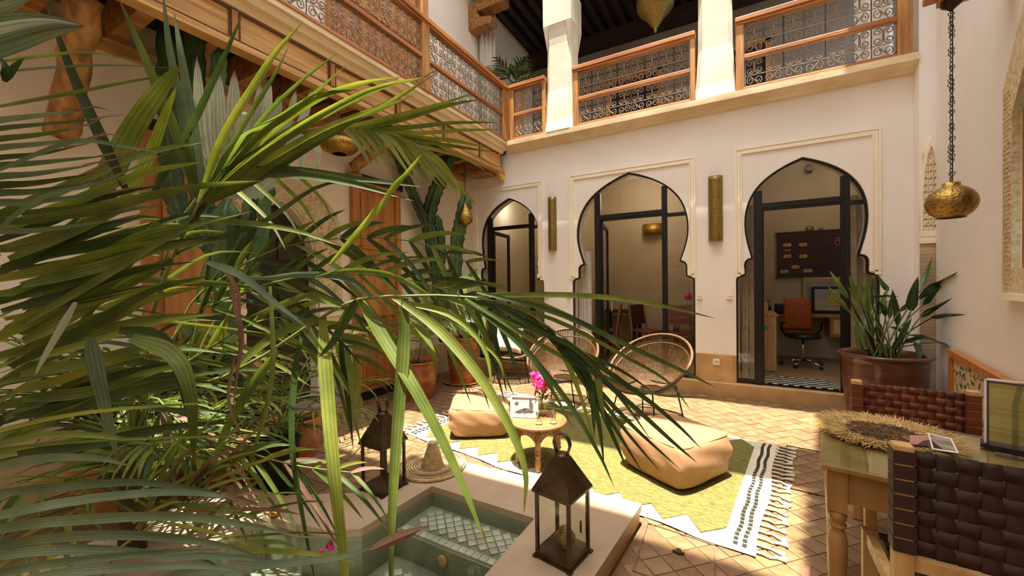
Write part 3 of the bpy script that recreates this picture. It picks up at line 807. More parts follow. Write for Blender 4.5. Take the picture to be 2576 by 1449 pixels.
# tall wooden leaf standing open against the wall
def wood_leaf(nm, label, y0, y1, z0, z1, rows, xw=-4.25, rz=0, bottom=True, cat='wooden door'):
    o = thing(nm, label, cat, (xw, y0, 0), rz)
    w = y1-y0
    m = MB(); m.box(-.035, .0, 0, w, z0, z1); m.build('leaf_board', DOORWOOD, o)
    m = MB(); s_ = .09
    m.box(0, .03, 0, s_, z0, z1); m.build('stile', DOORWOOD, o); m = MB(); m.box(0, .03, w-s_, w, z0, z1); m.build('stile', DOORWOOD, o)
    H_ = z1-z0; zz = z0
    for k in range(rows+1):
        z = z0+(H_-.1)*k/rows; m = MB(); m.box(0, .028, s_, w-s_, z, z+.1); m.build('cross_rail', DOORWOOD, o)
    for k in range(rows):
        a = z0+(H_-.1)*k/rows+.13; b = z0+(H_-.1)*(k+1)/rows-.03
        m = MB(); m.box(0, .018, s_+.04, w-s_-.04, a, b); bevel(m.build('raised_panel', DOORWOOD, o), .012)
    if bottom:
        m = MB(); m.box(-.04, .06, -.03, w+.03, z0-.02, z0+.07); m.build('dark_base', DARKWOOD, o)
        m = MB(); m.box(-.04, .05, -.03, w+.03, z1, z1+.09); m.build('dark_head', DARKWOOD, o)
        m = MB()
        for k in range(7): m.lathe([(.012,0),(.009,.012),(0,.014)], 8, Matrix.Translation((.03,.045,.25+k*.09)) @ Matrix.Rotation(R(90),4,'Y'))
        m.build('hinge_strap', IRON, o)
    return o
wood_leaf('wooden_door', 'tall panelled wooden door leaf standing open between the arched doorway and terracotta pots', 3.40, 4.22, .03, 2.86, 3)
wood_leaf('wooden_door', 'tall orange wooden door on the left wall behind the cactus', 1.34, 2.02, .22, 2.82, 3)
# upper storey left: carved doors behind the railing, white return wall, curtain, beam end
wood_leaf('carved_gallery_door', 'carved wooden double door on the upper gallery behind the scroll railing', 3.1, 4.75, 3.86, 6.3, 4, -4.26, bottom=False)
m = MB(); m.box(-4.3, -4.24, 2.2, 2.6, 3.86, 6.0); struct('window_1', m, WHITE)
m = MB(); m.box(-4.3, -4.22, 1.4, 2.2, 3.86, 6.2); struct('door_5', m, DARKWOOD)
def curtain(nm, lab, p0, p1, z0, z1, folds, amp, mt, pinch=None):
    m = MB(); n = folds*8; P = []
    p0 = Vector(p0); p1 = Vector(p1); d = (p1-p0); pn = Vector((-d.y, d.x)).normalized()
    for i in range(13):
        z = z0+(z1-z0)*i/12; row = []
        for k in range(n+1):
            t = k/n; q = p0+d*t+pn*amp*math.sin(t*folds*2*PI+.3*math.sin(i*.7))*(.8+.3*math.sin(k*1.3)); row.append((q.x, q.y, z))
        P.append(row)
    m.grid(P); return tag(m.build(nm, mt, None, True), lab, 'curtain')
curtain('curtain', 'white curtain gathered at the corner of the upper gallery', (-4.22, 6.35), (-3.96, 6.52), 3.86, 6.75, 4, .05, CURTAIN_W)
m = MB(); m.box(-4.3, -3.55, 6.10, 6.36, 6.55, 6.75); m.prism([(0,0),(.18,0),(.25,-.14),(.5,-.2),(.5,-.32),(0,-.32)][::-1], -.12, .12, Matrix(((1,0,0,-4.3),(0,0,-1,6.22),(0,1,0,6.57),(0,0,0,1))))
tag(bevel(m.build('beam_end', CEDAR), .015), 'carved cedar beam end projecting over the upper gallery corner', 'wood bracket')

# ================================================================== RIGHT: travertine pilaster, slender niche, oblique wall
YN = 5.68
m = MB(); m.box(1.70, 2.2, YN, YN+.3, -.05, 8.2); nw = struct('wall_niche', m, PLASTER)
m = MB(); z = .0; random.seed(5); TRAV = mat('travertine', '#a98f6b', '#cbb592', .5, 5, stretch=(1,1,9), rnd=.14, detail=8)
k = 0
while z < 1.84:
    h = .076; q = MB(); q.box(0, .27, -.018, .0, 0, h-.002); q.build('travertine_block', TRAV, nw, loc=(1.705, YN, z)); z += h
nh = pointed(1.785, .082, 1.93, 2.2, 2.96); nh2 = pointed(1.785, .062, 1.96, 2.2, 2.86)
plate('niche_frame', nh, [nh2], .05, MXZ(YN-.0), MOLD, nw)
NI = MB(); NI.box(1.725, 1.845, YN-.008, YN, 1.96, 2.80); NI.build('niche_ground', STUCCO, nw)
m = MB()
for r_ in range(11):
    for c_ in range(3):
        cx, cz = 1.745+c_*.04, 2.0+r_*.07
        if abs(cx-1.785) < .06*(1-(max(0, cz-2.25)/.65)**2)+.01:
            for a in (R(45), R(-45)):
                dx, dz = .026*math.cos(a), .032*math.sin(a); m.bar((cx-dx, YN-.012, cz-dz), (cx+dx, YN-.012, cz+dz), .008, .014, (0,1,0))
            m.lathe([(.014,0),(.016,.012),(.006,.014)], 8, Matrix.Translation((cx,YN-.004,cz)) @ Matrix.Rotation(R(90),4,'X'))
m.build('niche_lattice', MOLD, nw, kind='stuff')
m = MB(); m.box(1.70, 2.05, YN-.03, YN, 1.86, 1.90); m.box(1.70, 2.05, YN-.02, YN, 1.90, 1.99); m.build('niche_sill', MOLD, nw)
# oblique right wall
RWD = Vector((-.156, -.988, 0)).normalized()      # towards the camera
RW0 = Vector((1.815, 5.64, 0))
RWN = Vector((-RWD.y*-1, RWD.x*-1, 0))
RWN = Vector((-.988, .156, 0)).normalized()        # faces the courtyard
# local frame: x' along wall towards camera, y' up, z' out of wall
MR = Matrix(((RWD.x, 0, RWN.x, RW0.x), (RWD.y, 0, RWN.y, RW0.y), (0, 1, 0, 0), (0, 0, 0, 1)))
def rw(s_, z, out=0): return MR @ Vector((s_, z, out))
win = [(2.06, 1.62), (3.4, 1.62), (3.4, 2.62), (2.9, 3.05), (2.58, 3.05), (2.06, 2.62)]
_p = [MR.inverted() @ onx(0, 0, 0)] if False else None
def wall_s(px, py):  # where a pixel ray meets the oblique wall: (distance along, height)
    v = ray(px, py); k = (RW0-CAM).dot(RWN)/v.dot(RWN); q = MR.inverted() @ (CAM+v*k); return q.x, q.y
a0, zt0 = wall_s(2530, 240); a1, zb0 = wall_s(2527, 735); b0, zi = wall_s(2557, 290); b1, zi1 = wall_s(2557, 676)
a0 += .10; b0 += .07
wr = plate('wall_right', [(0, -.05), (10.3, -.05), (10.3, 8.2), (0, 8.2)], [[(b0, zi1), (b0+1.1, zi1), (b0+1.1, zi+.3), (b0+.55, zi+.62), (b0, zi)]], .3, MR @ Matrix.Translation((0, 0, -.15)), PLASTER, kind='structure')
bd = a0
frame = [(a0, zb0), (b0+1.3, zb0), (b0+1.3, zi+.5), (b0+.55, zi+1.0), (a0, zt0)]
plate('carved_window_surround', frame, [[(b0, zi1), (b0+1.1, zi1), (b0+1.1, zi+.3), (b0+.55, zi+.62), (b0, zi)]], .04, MR @ Matrix.Translation((0, 0, .015)), STUCCO, wr)
m = MB(); random.seed(12)
zz = zb0+.03
while zz < zt0-.03:
    yy = a0+.02
    while yy < b0-.02:
        m.box(yy, yy+random.uniform(.012,.026), zz, zz+random.uniform(.008,.02), .03, .040, MR); yy += .03
    zz += .028
m.build('carved_relief', STUCCO, wr, kind='stuff')
m = MB(); m.box(b0-.02, b0+1.2, zi1-.1, zi+.8, -.09, -.05, MR); m.build('shutter', DARKWOOD, wr)
m = MB(); m.box(b0-.001, b0+.016, zi1, zi+.02, -.29, -.004, MR); m.build('window_lining', CEDAR_Z, wr)
m = MB(); m.box(a0-.02, b0+1.4, zb0-.04, zb0, 0, .05, MR); m.build('surround_sill', MOLD, wr)

# ================================================================== ROOMS BEHIND THE ARCHES
RI = mat('room_plaster', '#b7a688', '#c3b294', .85, 2)
m = MB(); m.box(-5.8, -2.55, 8.3, 8.4, .1, 3.7); m.box(-5.8, -5.7, 6.0, 8.4, .1, 3.7); struct('wall_room_left', m, RI)
m = MB(); m.box(-2.5, .0, 8.3, 8.4, .1, 3.7); struct('wall_room_middle', m, RI)
m = MB(); m.box(-2.62, -2.50, 6.08, 8.35, .1, 3.7); struct('wall_room_partition', m, RI)
m = MB(); m.box(-.08, .08, 6.08, 8.35, .1, 3.7); struct('wall_room_divider', m, RI)
m = MB(); m.box(.08, 2.6, 8.3, 8.4, .1, 3.7); m.box(2.3, 2.4, 6.0, 8.4, .1, 3.7); struct('wall_room_right', m, RI)
m = MB(); m.box(-5.8, 2.6, 6.0, 8.4, .05, ZS-.004); rf = struct('floor_rooms', m, mat('room_floor', '#8b6d4d', '#a1825e', .6, 8))
# black and white chequer thresholds
BT = mat('black_floor_tile', '#1b1a18', None, .35); WT = mat('white_floor_tile', '#c9c5b8', None, .35)
for (x0, x1) in ((-3.70, -2.96), (-1.745, -.87), (.325, 1.10)):
    mb, mw = MB(), MB(); n = int((x1-x0)/.055)
    for i in range(n):
        for j in range(9):
            (mb if (i+j) % 2 else mw).box(x0+i*.055+.001, x0+(i+1)*.055-.001, YW+.11+j*.055, YW+.11+(j+1)*.055-.002, ZS-.003, ZS+.003)
    mb.build('threshold_tiles', BT, rf, kind='stuff'); mw.build('threshold_tiles', WT, rf, kind='stuff')

# ================================================================== UPPER WALLS AND SHADE CLOTHS OVER THE COURT
m = MB(); m.box(-4.6, 2.2, -4.8, -4.6, -.05, 8.2); struct('wall_front', m, PLASTER)
m = MB(); m.box(-4.5, -3.14, -4.6, 5.9, 7.9, 8.05); struct('roof_left', m, PLASTER_UP)
def fl(x, y, z): return (x-TX*z, y-TY*z)     # floor shadow point -> point at height z
ZC = 8.0
def redge(y): return .34+.166*(y-2.60)
A_, B_ = fl(redge(-3.4), -3.4, ZC), fl(redge(7.2), 7.2, ZC)
m = MB(); m.prism([A_, (3.4, A_[1]), (3.4, B_[1]), B_], 7.9, 8.05); struct('roof_right', m, PLASTER_UP)
m = MB(); m.box(-4.5, 3.2, 5.66, 9.0, 8.05, 8.2); struct('roof_back', m, PLASTER_UP)
CANVAS = mat('shade_canvas', '#d8cdb4', '#e2d8c2', .9, 10, trans=.2)
def strip(y0, y1, lab, scall=False, x0=-3.6, x1=None, edge=None):
    m = MB(); pts = []
    xa, xb = fl(x0, 0, 7.8)[0], None
    n = 26
    def Y(t, k): return y0+(y1-y0)*t
    P = []
    for k in range(n+1):
        x = x0+(redge((y0+y1)/2)+.25-x0)*k/n if x1 is None else x0+(x1-x0)*k/n
        sag = -.03*math.sin(k*PI/2)
        P.append([(x-TX*7.8, (y0 + (edge(x) if edge else 0)) - TY*7.8, 7.8+sag), (x-TX*7.8, y1-TY*7.8, 7.8+sag)])
    m.grid(P); tag(m.build('shade_cloth', CANVAS), lab, 'shade cloth', None)
strip(-1.0, .97, 'canvas shade cloth over the near end of the court, outside the picture')
strip(1.34, 2.36, 'canvas shade cloth above the pool, outside the picture')
strip(3.46, 4.28, 'canvas shade cloth above the rug, outside the picture')
strip(5.50, 6.22, 'canvas shade cloth next to the back gallery, outside the picture')
# scalloped valance on the right eave
m = MB(); n = 5
for k in range(n):
    y = 2.66+k*.16; poly = []
    for j in range(9):
        a = PI*j/8; poly.append((redge(y+.08)+.02-.07*math.sin(a), y+.08-.08*math.cos(a)))
    poly = [(p[0]-TX*7.95, p[1]-TY*7.95) for p in poly]+[(redge(y+.16)+.2-TX*7.95, y+.16-TY*7.95), (redge(y)+.2-TX*7.95, y-TY*7.95)]
    m.prism(poly, 7.94, 7.96)
struct('trim_4', m, PLASTER_UP)
def solid(o, t):
    md = o.modifiers.new('s', 'SOLIDIFY'); md.thickness = t; md.offset = 0
# ================================================================== RUG
rug = thing('kilim_rug', 'olive and white flat woven rug with zigzag edges and fringes beside the pool', 'rug', (0.10, 2.47, .0), R(172))
# local frame: x' towards the left end, y' towards pool (negative = away)
RL, RWd = 3.02, 1.80
m = MB(); P = []
for i in range(31):
    row = []
    for j in range(13):
        x = RL*i/30; y = -RWd*j/12; row.append((x+.012*math.sin(j*.9), y+.014*math.sin(i*.8), .008+.003*math.sin(i*1.7+j)))
    P.append(row)
m.grid(P); m.build('rug_ground', RUGWHITE, rug, True)
m = MB(); fld = []; nz = 12; x0, x1 = .17, RL-.17
for k in range(nz*2+1):
    x = x0+(x1-x0)*k/(nz*2); fld.append((x, -.045 if k % 2 else -.185))
for k in range(nz*2+1):
    x = x1-(x1-x0)*k/(nz*2); fld.append((x, -RWd+.045 if k % 2 else -RWd+.185))
plate('olive_field', fld, [], .006, Matrix.Translation((0, 0, .012)), OLIVE, rug)
dm = MB(); dm.box(-.011, .011, -.014, .014, 0, .004); dme = dm.mesh('rug_dot', RUGDOT)
for xx in (.06, .105, RL-.06, RL-.105):
    for k in range(36):
        link('rug_dot', dme, rug, Matrix.Translation((xx+.004*math.sin(k), -.06-k*.048, .0115)))
random.seed(21)
for end in (0, 1):
    for k in range(24):
        m = MB(); y = -.04-k*.075; sx = -1 if end == 0 else 1; xb = 0 if end == 0 else RL
        dy = random.uniform(-.035, .035)
        pts = [(xb-sx*.01, y, .01), (xb+sx*.03, y+dy*.1, .012), (xb+sx*.06, y-dy*.3, .009), (xb+sx*.09, y+dy*.6, .009), (xb+sx*random.uniform(.115,.14), y+dy*.9, .009)]
        m.tube(pts, [.010, .009, .007, .010, .018], 5); m.build('tassel', RUGWHITE, rug, True)

# ================================================================== POUFS
SEAM = mat('pouf_seam', '#b98450', '#c8935f', .7, 20)
def pouf(label, loc, rz, sx, sy, h, tilt=0):
    o = thing('floor_pouf', label, 'pouf', loc, rz, None)
    bm = bmesh.new()
    bmesh.ops.create_cube(bm, size=1)
    bmesh.ops.subdivide_edges(bm, edges=bm.edges[:], cuts=9, use_grid_fill=True)
    for v in bm.verts:
        x, y, z = v.co*2
        ex = abs(x)**1; 
        # superellipsoid pull
        p = 9.0; n_ = (abs(x)**p+abs(y)**p+abs(z)**p)**(1/p)
        q = Vector((x, y, z))*(1/max(n_, 1e-6)) if max(abs(x), abs(y), abs(z)) > .99 else Vector((x, y, z))
        bulge = 1+.05*(1-abs(z)**2)
        kx = 1-(.10 if z < 0 else 0)*(-z)
        zz = (q.z+1)/2
        top = -.05*(1-(x*x+y*y)/2)*0
        wr_ = .006*math.sin(x*9+y*4+z*7)*(abs(x)**4+abs(y)**4)
        v.co = Vector((q.x*sx/2*bulge*kx+wr_, q.y*sy/2*bulge*kx+wr_, h*(zz+tilt*q.x*max(0, zz-.3))))
    me = bpy.data.meshes.new('pouf_body'); bm.to_mesh(me); bm.free(); me.materials.append(POUF)
    me.polygons.foreach_set('use_smooth', [True]*len(me.polygons))
    b = link('pouf_body', me, o); sb = b.modifiers.new('s', 'SUBSURF'); sb.levels = 1; sb.render_levels = 1
    m = MB(); k = .955
    for z in (.93*h,):
        pts = []
        for t in range(48):
            a = 2*PI*t/48; c, s_ = math.cos(a), math.sin(a); p = 9.; rr = (abs(c)**p+abs(s_)**p)**(-1/p)
            xx, yy = c*rr*k, s_*rr*k
            pts.append((xx*sx/2*1.0, yy*sy/2*1.0, z+h*tilt*xx*.65))
        m.tube(pts, .005, 5, True)
    m.build('seam_piping', SEAM, o, True)
    return o
pouf('boxy tan leather pouf on the rug in front of the right rattan chair', (-.41, 3.29, .014), R(-31), .60, .60, .35)
pouf('slumped tan leather pouf left of the round tea table', (-2.25, 3.31, .014), R(32), .58, .54, .30, -.10)

# ================================================================== CARVED TEA TABLE
TZ = .36
tt = thing('tea_table', 'round carved wooden tea table between the two poufs', 'table', (-1.42, 2.93, .016), R(-19))
m = MB(); m.lathe([(0,TZ-.03),(.20,TZ-.03),(.235,TZ-.024),(.24,TZ-.012),(.236,TZ-.003),(.225,TZ),(.20,TZ-.004),(.0,TZ-.004)], 48); m.build('table_top', TEAWOOD, tt, True)
m = MB(); m.lathe([(.243,TZ-.016),(.246,TZ-.012),(.243,TZ-.008)], 48, capb=False, capt=False); m.lathe([(.212,TZ-.001),(.214,TZ+.0015),(.217,TZ-.001)], 48, capb=False, capt=False); m.build('rim_line', mat('dark_line', '#6b4526', None), tt, True)
NL = 4
for k in range(NL):
    a = 2*PI*k/NL+PI/4; m = MB()
    m.lathe([(0,0),(.022,0),(.026,.01),(.019,.022),(.023,.03),(.024,.06),(.020,.095),(.018,.11),(.028,.118),(.028,.128),(.019,.136),(.026,.146),(.026,.158),(.02,.165)], 14)
    m.box(-.022, .022, -.022, .022, .165, TZ-.03, Matrix.Rotation(a, 4, 'Z'))
    m.build('leg', TEAWOOD, tt, True, loc=(.165*math.cos(a), .165*math.sin(a), 0))
for k in range(NL):      # pierced apron panels
    a0 = 2*PI*k/NL+PI/4; a1 = a0+2*PI/NL
    p0 = Vector((.165*math.cos(a0), .165*math.sin(a0), 0)); p1 = Vector((.165*math.cos(a1), .165*math.sin(a1), 0))
    d = p1-p0; L = d.length; d.normalize(); nn_ = Vector((d.y, -d.x, 0))
    Mx = Matrix(((d.x, 0, nn_.x, p0.x), (d.y, 0, nn_.y, p0.y), (0, 1, 0, 0), (0, 0, 0, 1)))
    outl = [(0, TZ-.03), (L, TZ-.03), (L, .175)]+[(L*(1-t/8), .175+.075*math.sin(PI*t/8)**.7) for t in range(1, 8)]+[(0, .175)]
    holes = []
    for r_ in range(5):
        for c_ in range(8):
            cx = L*(c_+.5+(.5 if r_ % 2 else 0))/8.5; cz = TZ-.047-r_*.027
            lo = .175+.075*math.sin(PI*min(1, max(0, cx/L)))**.7
            if cz-.012 > lo+.004 and .026 < cx < L-.026: holes.append([(cx-.011, cz), (cx, cz+.0095), (cx+.011, cz), (cx, cz-.0095)])
    plate('pierced_apron', outl, holes, .01, Mx, TEAWOOD, tt)
# things on the tea table
TT = .016+TZ
vs = thing('flower_vase', 'clear glass vase of magenta bougainvillea on the tea table', 'vase', (-1.42, 3.02, TT))
m = MB(); m.lathe([(.0,.004),(.03,.004),(.034,.03),(.026,.08),(.022,.12),(.03,.15)], 16, capt=False); m.build('vase_glass', GLASS_C, vs, True)
m = MB(); random.seed(4)
tips = []
for k in range(9):
    a = random.uniform(0, 6.28); rr = random.uniform(.02, .10); z = random.uniform(.21, .37); t = Vector((rr*math.cos(a), rr*math.sin(a), z)); tips.append(t)
    m.tube([(.0,0,.01), (.004*math.cos(a), .004*math.sin(a), .12), t], .0022, 4)
m.build('stems', STEM, vs)
def petals(m, c, n, r, pr=.013):
    for k in range(n):
        u = Vector((random.gauss(0,1), random.gauss(0,1), random.gauss(0,1))).normalized(); p = c+u*r*random.uniform(.55, 1)
        t = u.cross(Vector((random.gauss(0,1), random.gauss(0,1), random.gauss(0,1)))).normalized(); b = (u+.5*t.cross(u)).normalized()
        q = t.cross(b)
        s_ = pr*random.uniform(.8, 1.3)
        m.add([p-t*s_, p+q*s_*.9+b*s_*.3, p+t*s_, p-q*s_*.9+b*s_*.3], [(0,1,2),(0,2,3)])
m = MB()
for t in tips: petals(m, t, 55, .034, .010)
petals(m, Vector((.0,0,.29)), 260, .095, .012)
m.build('flower_heads', FLOWER, vs, kind='stuff')
m = MB()
for k in range(10):
    a = random.uniform(0,6.28); p = Vector((.04*math.cos(a), .04*math.sin(a), random.uniform(.13,.2))); m.add([p, p+Vector((.012,0,.014)), p+Vector((.0,.0,.035)), p+Vector((-.012,.0,.014))], [(0,1,2,3)])
m.build('vase_leaves', LEAF_M, vs, kind='stuff')
for i, (x, y, lb) in enumerate(((-1.36, 2.83, 'tea glass nearer the picture frame on the round tea table'), (-1.265, 2.90, 'tea glass farther from the picture frame on the round tea table'))):
    g = thing('tea_glass', lb, 'glass', (x, y, TT), 0, 'tea glasses')
    m = MB(); m.lathe([(.0,.003),(.027,.003),(.03,.008),(.02,.012),(.019,.02),(.021,.05),(.025,.095),(.0235,.095),(.019,.05),(.017,.022),(0,.018)], 20, capb=False); m.build('glass_body', GLASS_C, g, True)
    m = MB(); m.lathe([(.0,.001),(.028,.001),(.031,.006),(.024,.010),(0,.010)], 20); m.build('glass_foot', mat('glass_foot', '#cfc6ad', None, .2), g, True)
    m = MB()
    for k in range(10):
        a = 2*PI*k/10; m.lathe([(0,0),(.004,.002),(.0,.005)], 6, Matrix.Translation((.021*math.cos(a), .021*math.sin(a), .03)))
    m.build('gilt_band', BRASS, g)
fr = thing('picture_frame', 'white framed sepia picture of a seated woman standing on the tea table', 'picture', (-1.53, 2.90, TT), R(19))
m = MB(); T_ = Matrix.Rotation(R(-8), 4, 'X') @ Matrix.Scale(1.18, 4)
for a in ((-.10,.10,0,.012),(-.10,.10,.138,.15)): m.box(a[0], a[1], -.006, .006, a[2], a[3], T_)
for a in (-.10,.088): m.box(a, a+.012, -.006, .006, 0, .15, T_)
m.build('frame', WHITE, fr)
m = MB(); m.box(-.088, .088, -.001, .002, .012, .138, T_); m.build('print', mat('print_paper', '#b9b4b0', '#d3cec9', .5, 22, ramp=(.3,.7)), fr)
m = MB()
INK = mat('print_ink', '#4a4242', '#77706d', .5, 40)
def ell(m, cx, cz, a, b, n=14, rot=0): 
    pts = []
    for k in range(n):
        t = 2*PI*k/n; x = a*math.cos(t); z = b*math.sin(t); pts.append((cx+x*math.cos(rot)-z*math.sin(rot), -.0025, cz+x*math.sin(rot)+z*math.cos(rot)))
    m.add(pts, [tuple(range(n))], T_)
ell(m, .045, .115, .009, .011); ell(m, .05, .085, .014, .026, rot=.2); ell(m, .03, .05, .04, .014, rot=-.2); ell(m, -.02, .045, .035, .012, rot=.3)
for k in range(8): ell(m, -.06+.012*k, .035+.004*math.sin(k*2.), .007, .004)
for k in range(5): ell(m, -.055, .095, .018, .0025, rot=k*PI/5)
m.build('drawing', INK, fr)

# ================================================================== LANTERNS
def lantern(label, loc, rz, w, h, roof, holder):
    o = thing('candle_lantern', label, 'lantern', loc, rz, 'metal and glass lanterns on the pool edge')
    a = w/2
    m = MB(); m.box(-a-.006, a+.006, -a-.006, a+.006, .0, .012); m.box(-a, a, -a, a, .012, .035)
    for sx in (-1,1):
        for sy in (-1,1): m.box(sx*a-.012, sx*a+.012, sy*a-.012, sy*a+.012, -.0, .01)
    m.build('base_tray', LANTERN, o)
    for sx in (-1,1):
        for sy in (-1,1):
            m = MB(); x0 = sx*a-(.016 if sx > 0 else 0); y0 = sy*a-(.016 if sy > 0 else 0)
            m.box(x0, x0+.016, y0, y0+.016, .03, h); m.build('corner_post', LANTERN, o)
    for k in range(4):
        m = MB(); m.box(-a+.014, a-.014, -a+.004, -a+.007, .035, h-.004)
        q = m.build('glass_pane', GLASS_L, o); q.rotation_euler = (0,0,k*PI/2)
        m = MB(); m.box(-a, a, -a-.002, -a+.010, h-.014, h); q = m.build('top_bar', LANTERN, o); q.rotation_euler = (0,0,k*PI/2)
    e = .012; t = .032
    m = MB(); vs = [(-a-e,-a-e,h-.004),(a+e,-a-e,h-.004),(a+e,a+e,h-.004),(-a-e,a+e,h-.004),(-a-e,-a-e,h+.006),(a+e,-a-e,h+.006),(a+e,a+e,h+.006),(-a-e,a+e,h+.006),(-t,-t,h+roof),(t,-t,h+roof),(t,t,h+roof),(-t,t,h+roof)]
    m.add(vs, [(3,2,1,0),(0,1,5,4),(1,2,6,5),(2,3,7,6),(3,0,4,7),(4,5,9,8),(5,6,10,9),(6,7,11,10),(7,4,8,11),(8,9,10,11)])
    m.build('pyramid_roof', LANTERN, o)
    m = MB(); m.lathe([(0,h+roof-.004),(.036,h+roof-.002),(.04,h+roof+.008),(.03,h+roof+.016),(.012,h+roof+.02),(0,h+roof+.02)], 16); m.build('cap', LANTERN, o, True)
    for dy in (-.011, .004):
        m = MB(); P = []
        for k in range(21):
            t_ = k/20; 
            ang = PI*t_; x = -.045*math.cos(ang) if .0 <= t_ else 0; z = .06+.05*math.sin(ang)
            if k == 0: P.append([(-.028, dy-.0, h+roof+.01), (-.028, dy+.012, h+roof+.01)])
            P.append([(x, dy, h+roof+z), (x, dy+.012, h+roof+z)])
            if k == 20: P.append([(.028, dy, h+roof+.01), (.028, dy+.012, h+roof+.01)])
        m.grid(P); q = m.build('carry_handle', LANTERN, o, True); sd = q.modifiers.new('s', 'SOLIDIFY'); sd.thickness = .004
    m = MB(); m.box(a+.001, a+.008, -.004, .004, h*.45, h*.62); m.build('door_catch', LANTERN, o)
    return o
LB = .1225
l1 = lantern('large bronze lantern with clear glass on the near pool edge, its handle up', (-.760, 1.845, LB), R(-10), .20, .335, .165, True)
l2 = lantern('green-bronze lantern behind the long palm leaves at the left pool edge', (-2.08, 1.885, LB), R(-2), .205, .315, .185, False)
ch = thing('candle_holder', 'ribbed brass candle holder standing inside the near lantern', 'candle holder', (-.752, 1.86, LB+.036))
m = MB(); prf = []
for k in range(25):
    t = k/24; r_ = .022+.028*math.sin(PI*min(1, t*1.05))**.7+.0022*math.sin(k*2.6); prf.append((r_, .008+.078*t))
m.lathe([(0,.0),(.03,.0),(.034,.006)]+prf, 24, capt=False); m.build('holder_body', BRASS_D, ch, True)
m = MB(); m.lathe([(.018,.084),(.03,.084),(.03,.09),(.02,.092)], 20); m.build('holder_rim', BRASS, ch, True)
m = MB()
for k in range(6): a = 2*PI*k/6; m.lathe([(.0,0),(.004,0),(.003,.003)], 8, Matrix.Translation((.010*math.cos(a), .010*math.sin(a), .090)))
m.build('pierced_lid', BRASS, ch)

# ================================================================== STRAW HAT
hat = thing('straw_hat', 'wide brimmed coiled straw hat with tall crown lying on the far pool edge', 'hat', (-1.985, 2.27, .128), 0)
m = MB(); prf = [(.0,.0)]
prf = []
for k in range(34): r_ = .25-k*.0054; prf.append((r_, .006+.010*(r_/.25)**2+(.006 if k % 2 else 0)))
m.lathe([(.247,.0)]+prf, 40, capb=False, capt=False); 
m.build('brim', STRAW, hat, True)
m = MB(); prf = []
for k in range(24): t = k/23; r_ = .078*(1-t*.66)**.9; prf.append((r_+(.005 if k % 2 else -.001), .010+.175*t))
prf.append((.0, .19)); m.lathe(prf, 28, Matrix.Rotation(R(3), 4, 'Y'), capb=False); m.build('crown', STRAW, hat, True)
m = MB()
for k in range(9): r_ = .238-k*.019; m.lathe([(r_-.002, .012+.010*(r_/.25)**2), (r_, .0165+.010*(r_/.25)**2), (r_+.002, .012+.010*(r_/.25)**2)], 40, capb=False, capt=False)
m.build('coil_groove_shade', RAFFIA_D, hat, True)  # thin dark rings paint the shade in the grooves between straw coils

# ================================================================== RATTAN CHAIRS
def rattan_chair(label, loc, rz, group='rattan hoop chairs round the rug', cushion=None):
    """faces local -Y."""
    o = thing('rattan_chair', label, 'chair', loc, rz, group)
    N = 72
    def rim(a):   # a=0 front, pi back
        c = (1-math.cos(a))/2
        x = .40*math.sin(a)*(1+.12*c); y = -.36+.80*c-.02; z = .40+.50*c**1.25+.02*math.sin(a)**2
        return Vector((x, y, z))
    def hub(a):
        c = (1-math.cos(a))/2
        return Vector((.14*math.sin(a), -.02+.22*c, .335+.03*c))
    def mid(a):
        p, q = rim(a), hub(a); c = (1-math.cos(a))/2
        return p.lerp(q, .55)+Vector((0, .10*c, -.13*c))
    rp = [rim(2*PI*k/N) for k in range(N)]
    m = MB(); m.tube(rp, .017, 8, True); m.build('hoop_rim', RATTAN, o, True)
    m = MB(); m.tube([hub(2*PI*k/24) for k in range(24)], .010, 6, True); m.build('seat_ring', RATTAN, o, True)
    # second inner hoop forming the arm loop
    m = MB()
    ir = []
    for k in range(N):
        a = 2*PI*k/N; p, q = rim(a), hub(a); w_ = .82+.0*math.cos(a); ir.append(p.lerp(mid(a), .22))
    m.tube(ir, .009, 6, True); m.build('inner_hoop', RATTAN, o, True)
    m = MB()
    for k in range(124):
        a = 2*PI*k/124
        p, c, q = rim(a), mid(a), hub(a); pts = []
        for t in (0, .2, .4, .6, .8, 1): pts.append(p*(1-t)**2+c*2*t*(1-t)+q*t*t)
        m.tube(pts, .0056, 3, cap=False)
    m.build('woven_cords', RATTAN, o, True, kind='stuff')
    m = MB()
    for k in range(N):   # wrapped rim ribs
        a = 2*PI*(k+.5)/N; p = rim(a); m.tube([p+Vector((0,0,-.019)), p+Vector((.004,.0,.019))], .004, 3, cap=False)
    feet = [(-.27, -.28), (.27, -.28), (.25, .30), (-.25, .30)]; tops = [(-.20, -.22, .385), (.20, -.22, .385), (.20, .22, .40), (-.20, .22, .40)]
    for f_, t_ in zip(feet, tops):
        m = MB(); m.tube([(f_[0], f_[1], .004), t_], .0075, 6); m.build('leg', BLACKMETAL, o)
    m = MB()
    for i, j in ((0, 1), (1, 2), (2, 3), (3, 0)):
        a = Vector((*feet[i], .004)).lerp(Vector(tops[i]), .22); b = Vector((*feet[j], .004)).lerp(Vector(tops[j]), .22); m.tube([a, b], .005, 5)
    m.tube([tops[0], tops[1], tops[2], tops[3], tops[0]], .006, 5); m.build('leg_brace', BLACKMETAL, o)
    return o
RUGLIFT = .014
rattan_chair('round rattan hoop chair right of the tea table, nearer the office arch', (-.80, 4.32, .0), R(-22))
rattan_chair('round rattan hoop chair behind the tea table, in front of the middle arch', (-1.80, 4.38, .0), R(2))
rattan_chair('rattan hoop chair with a cushion in front of the left arch', (-3.03, 5.34, 0), R(28))
cu = MB(); P = []
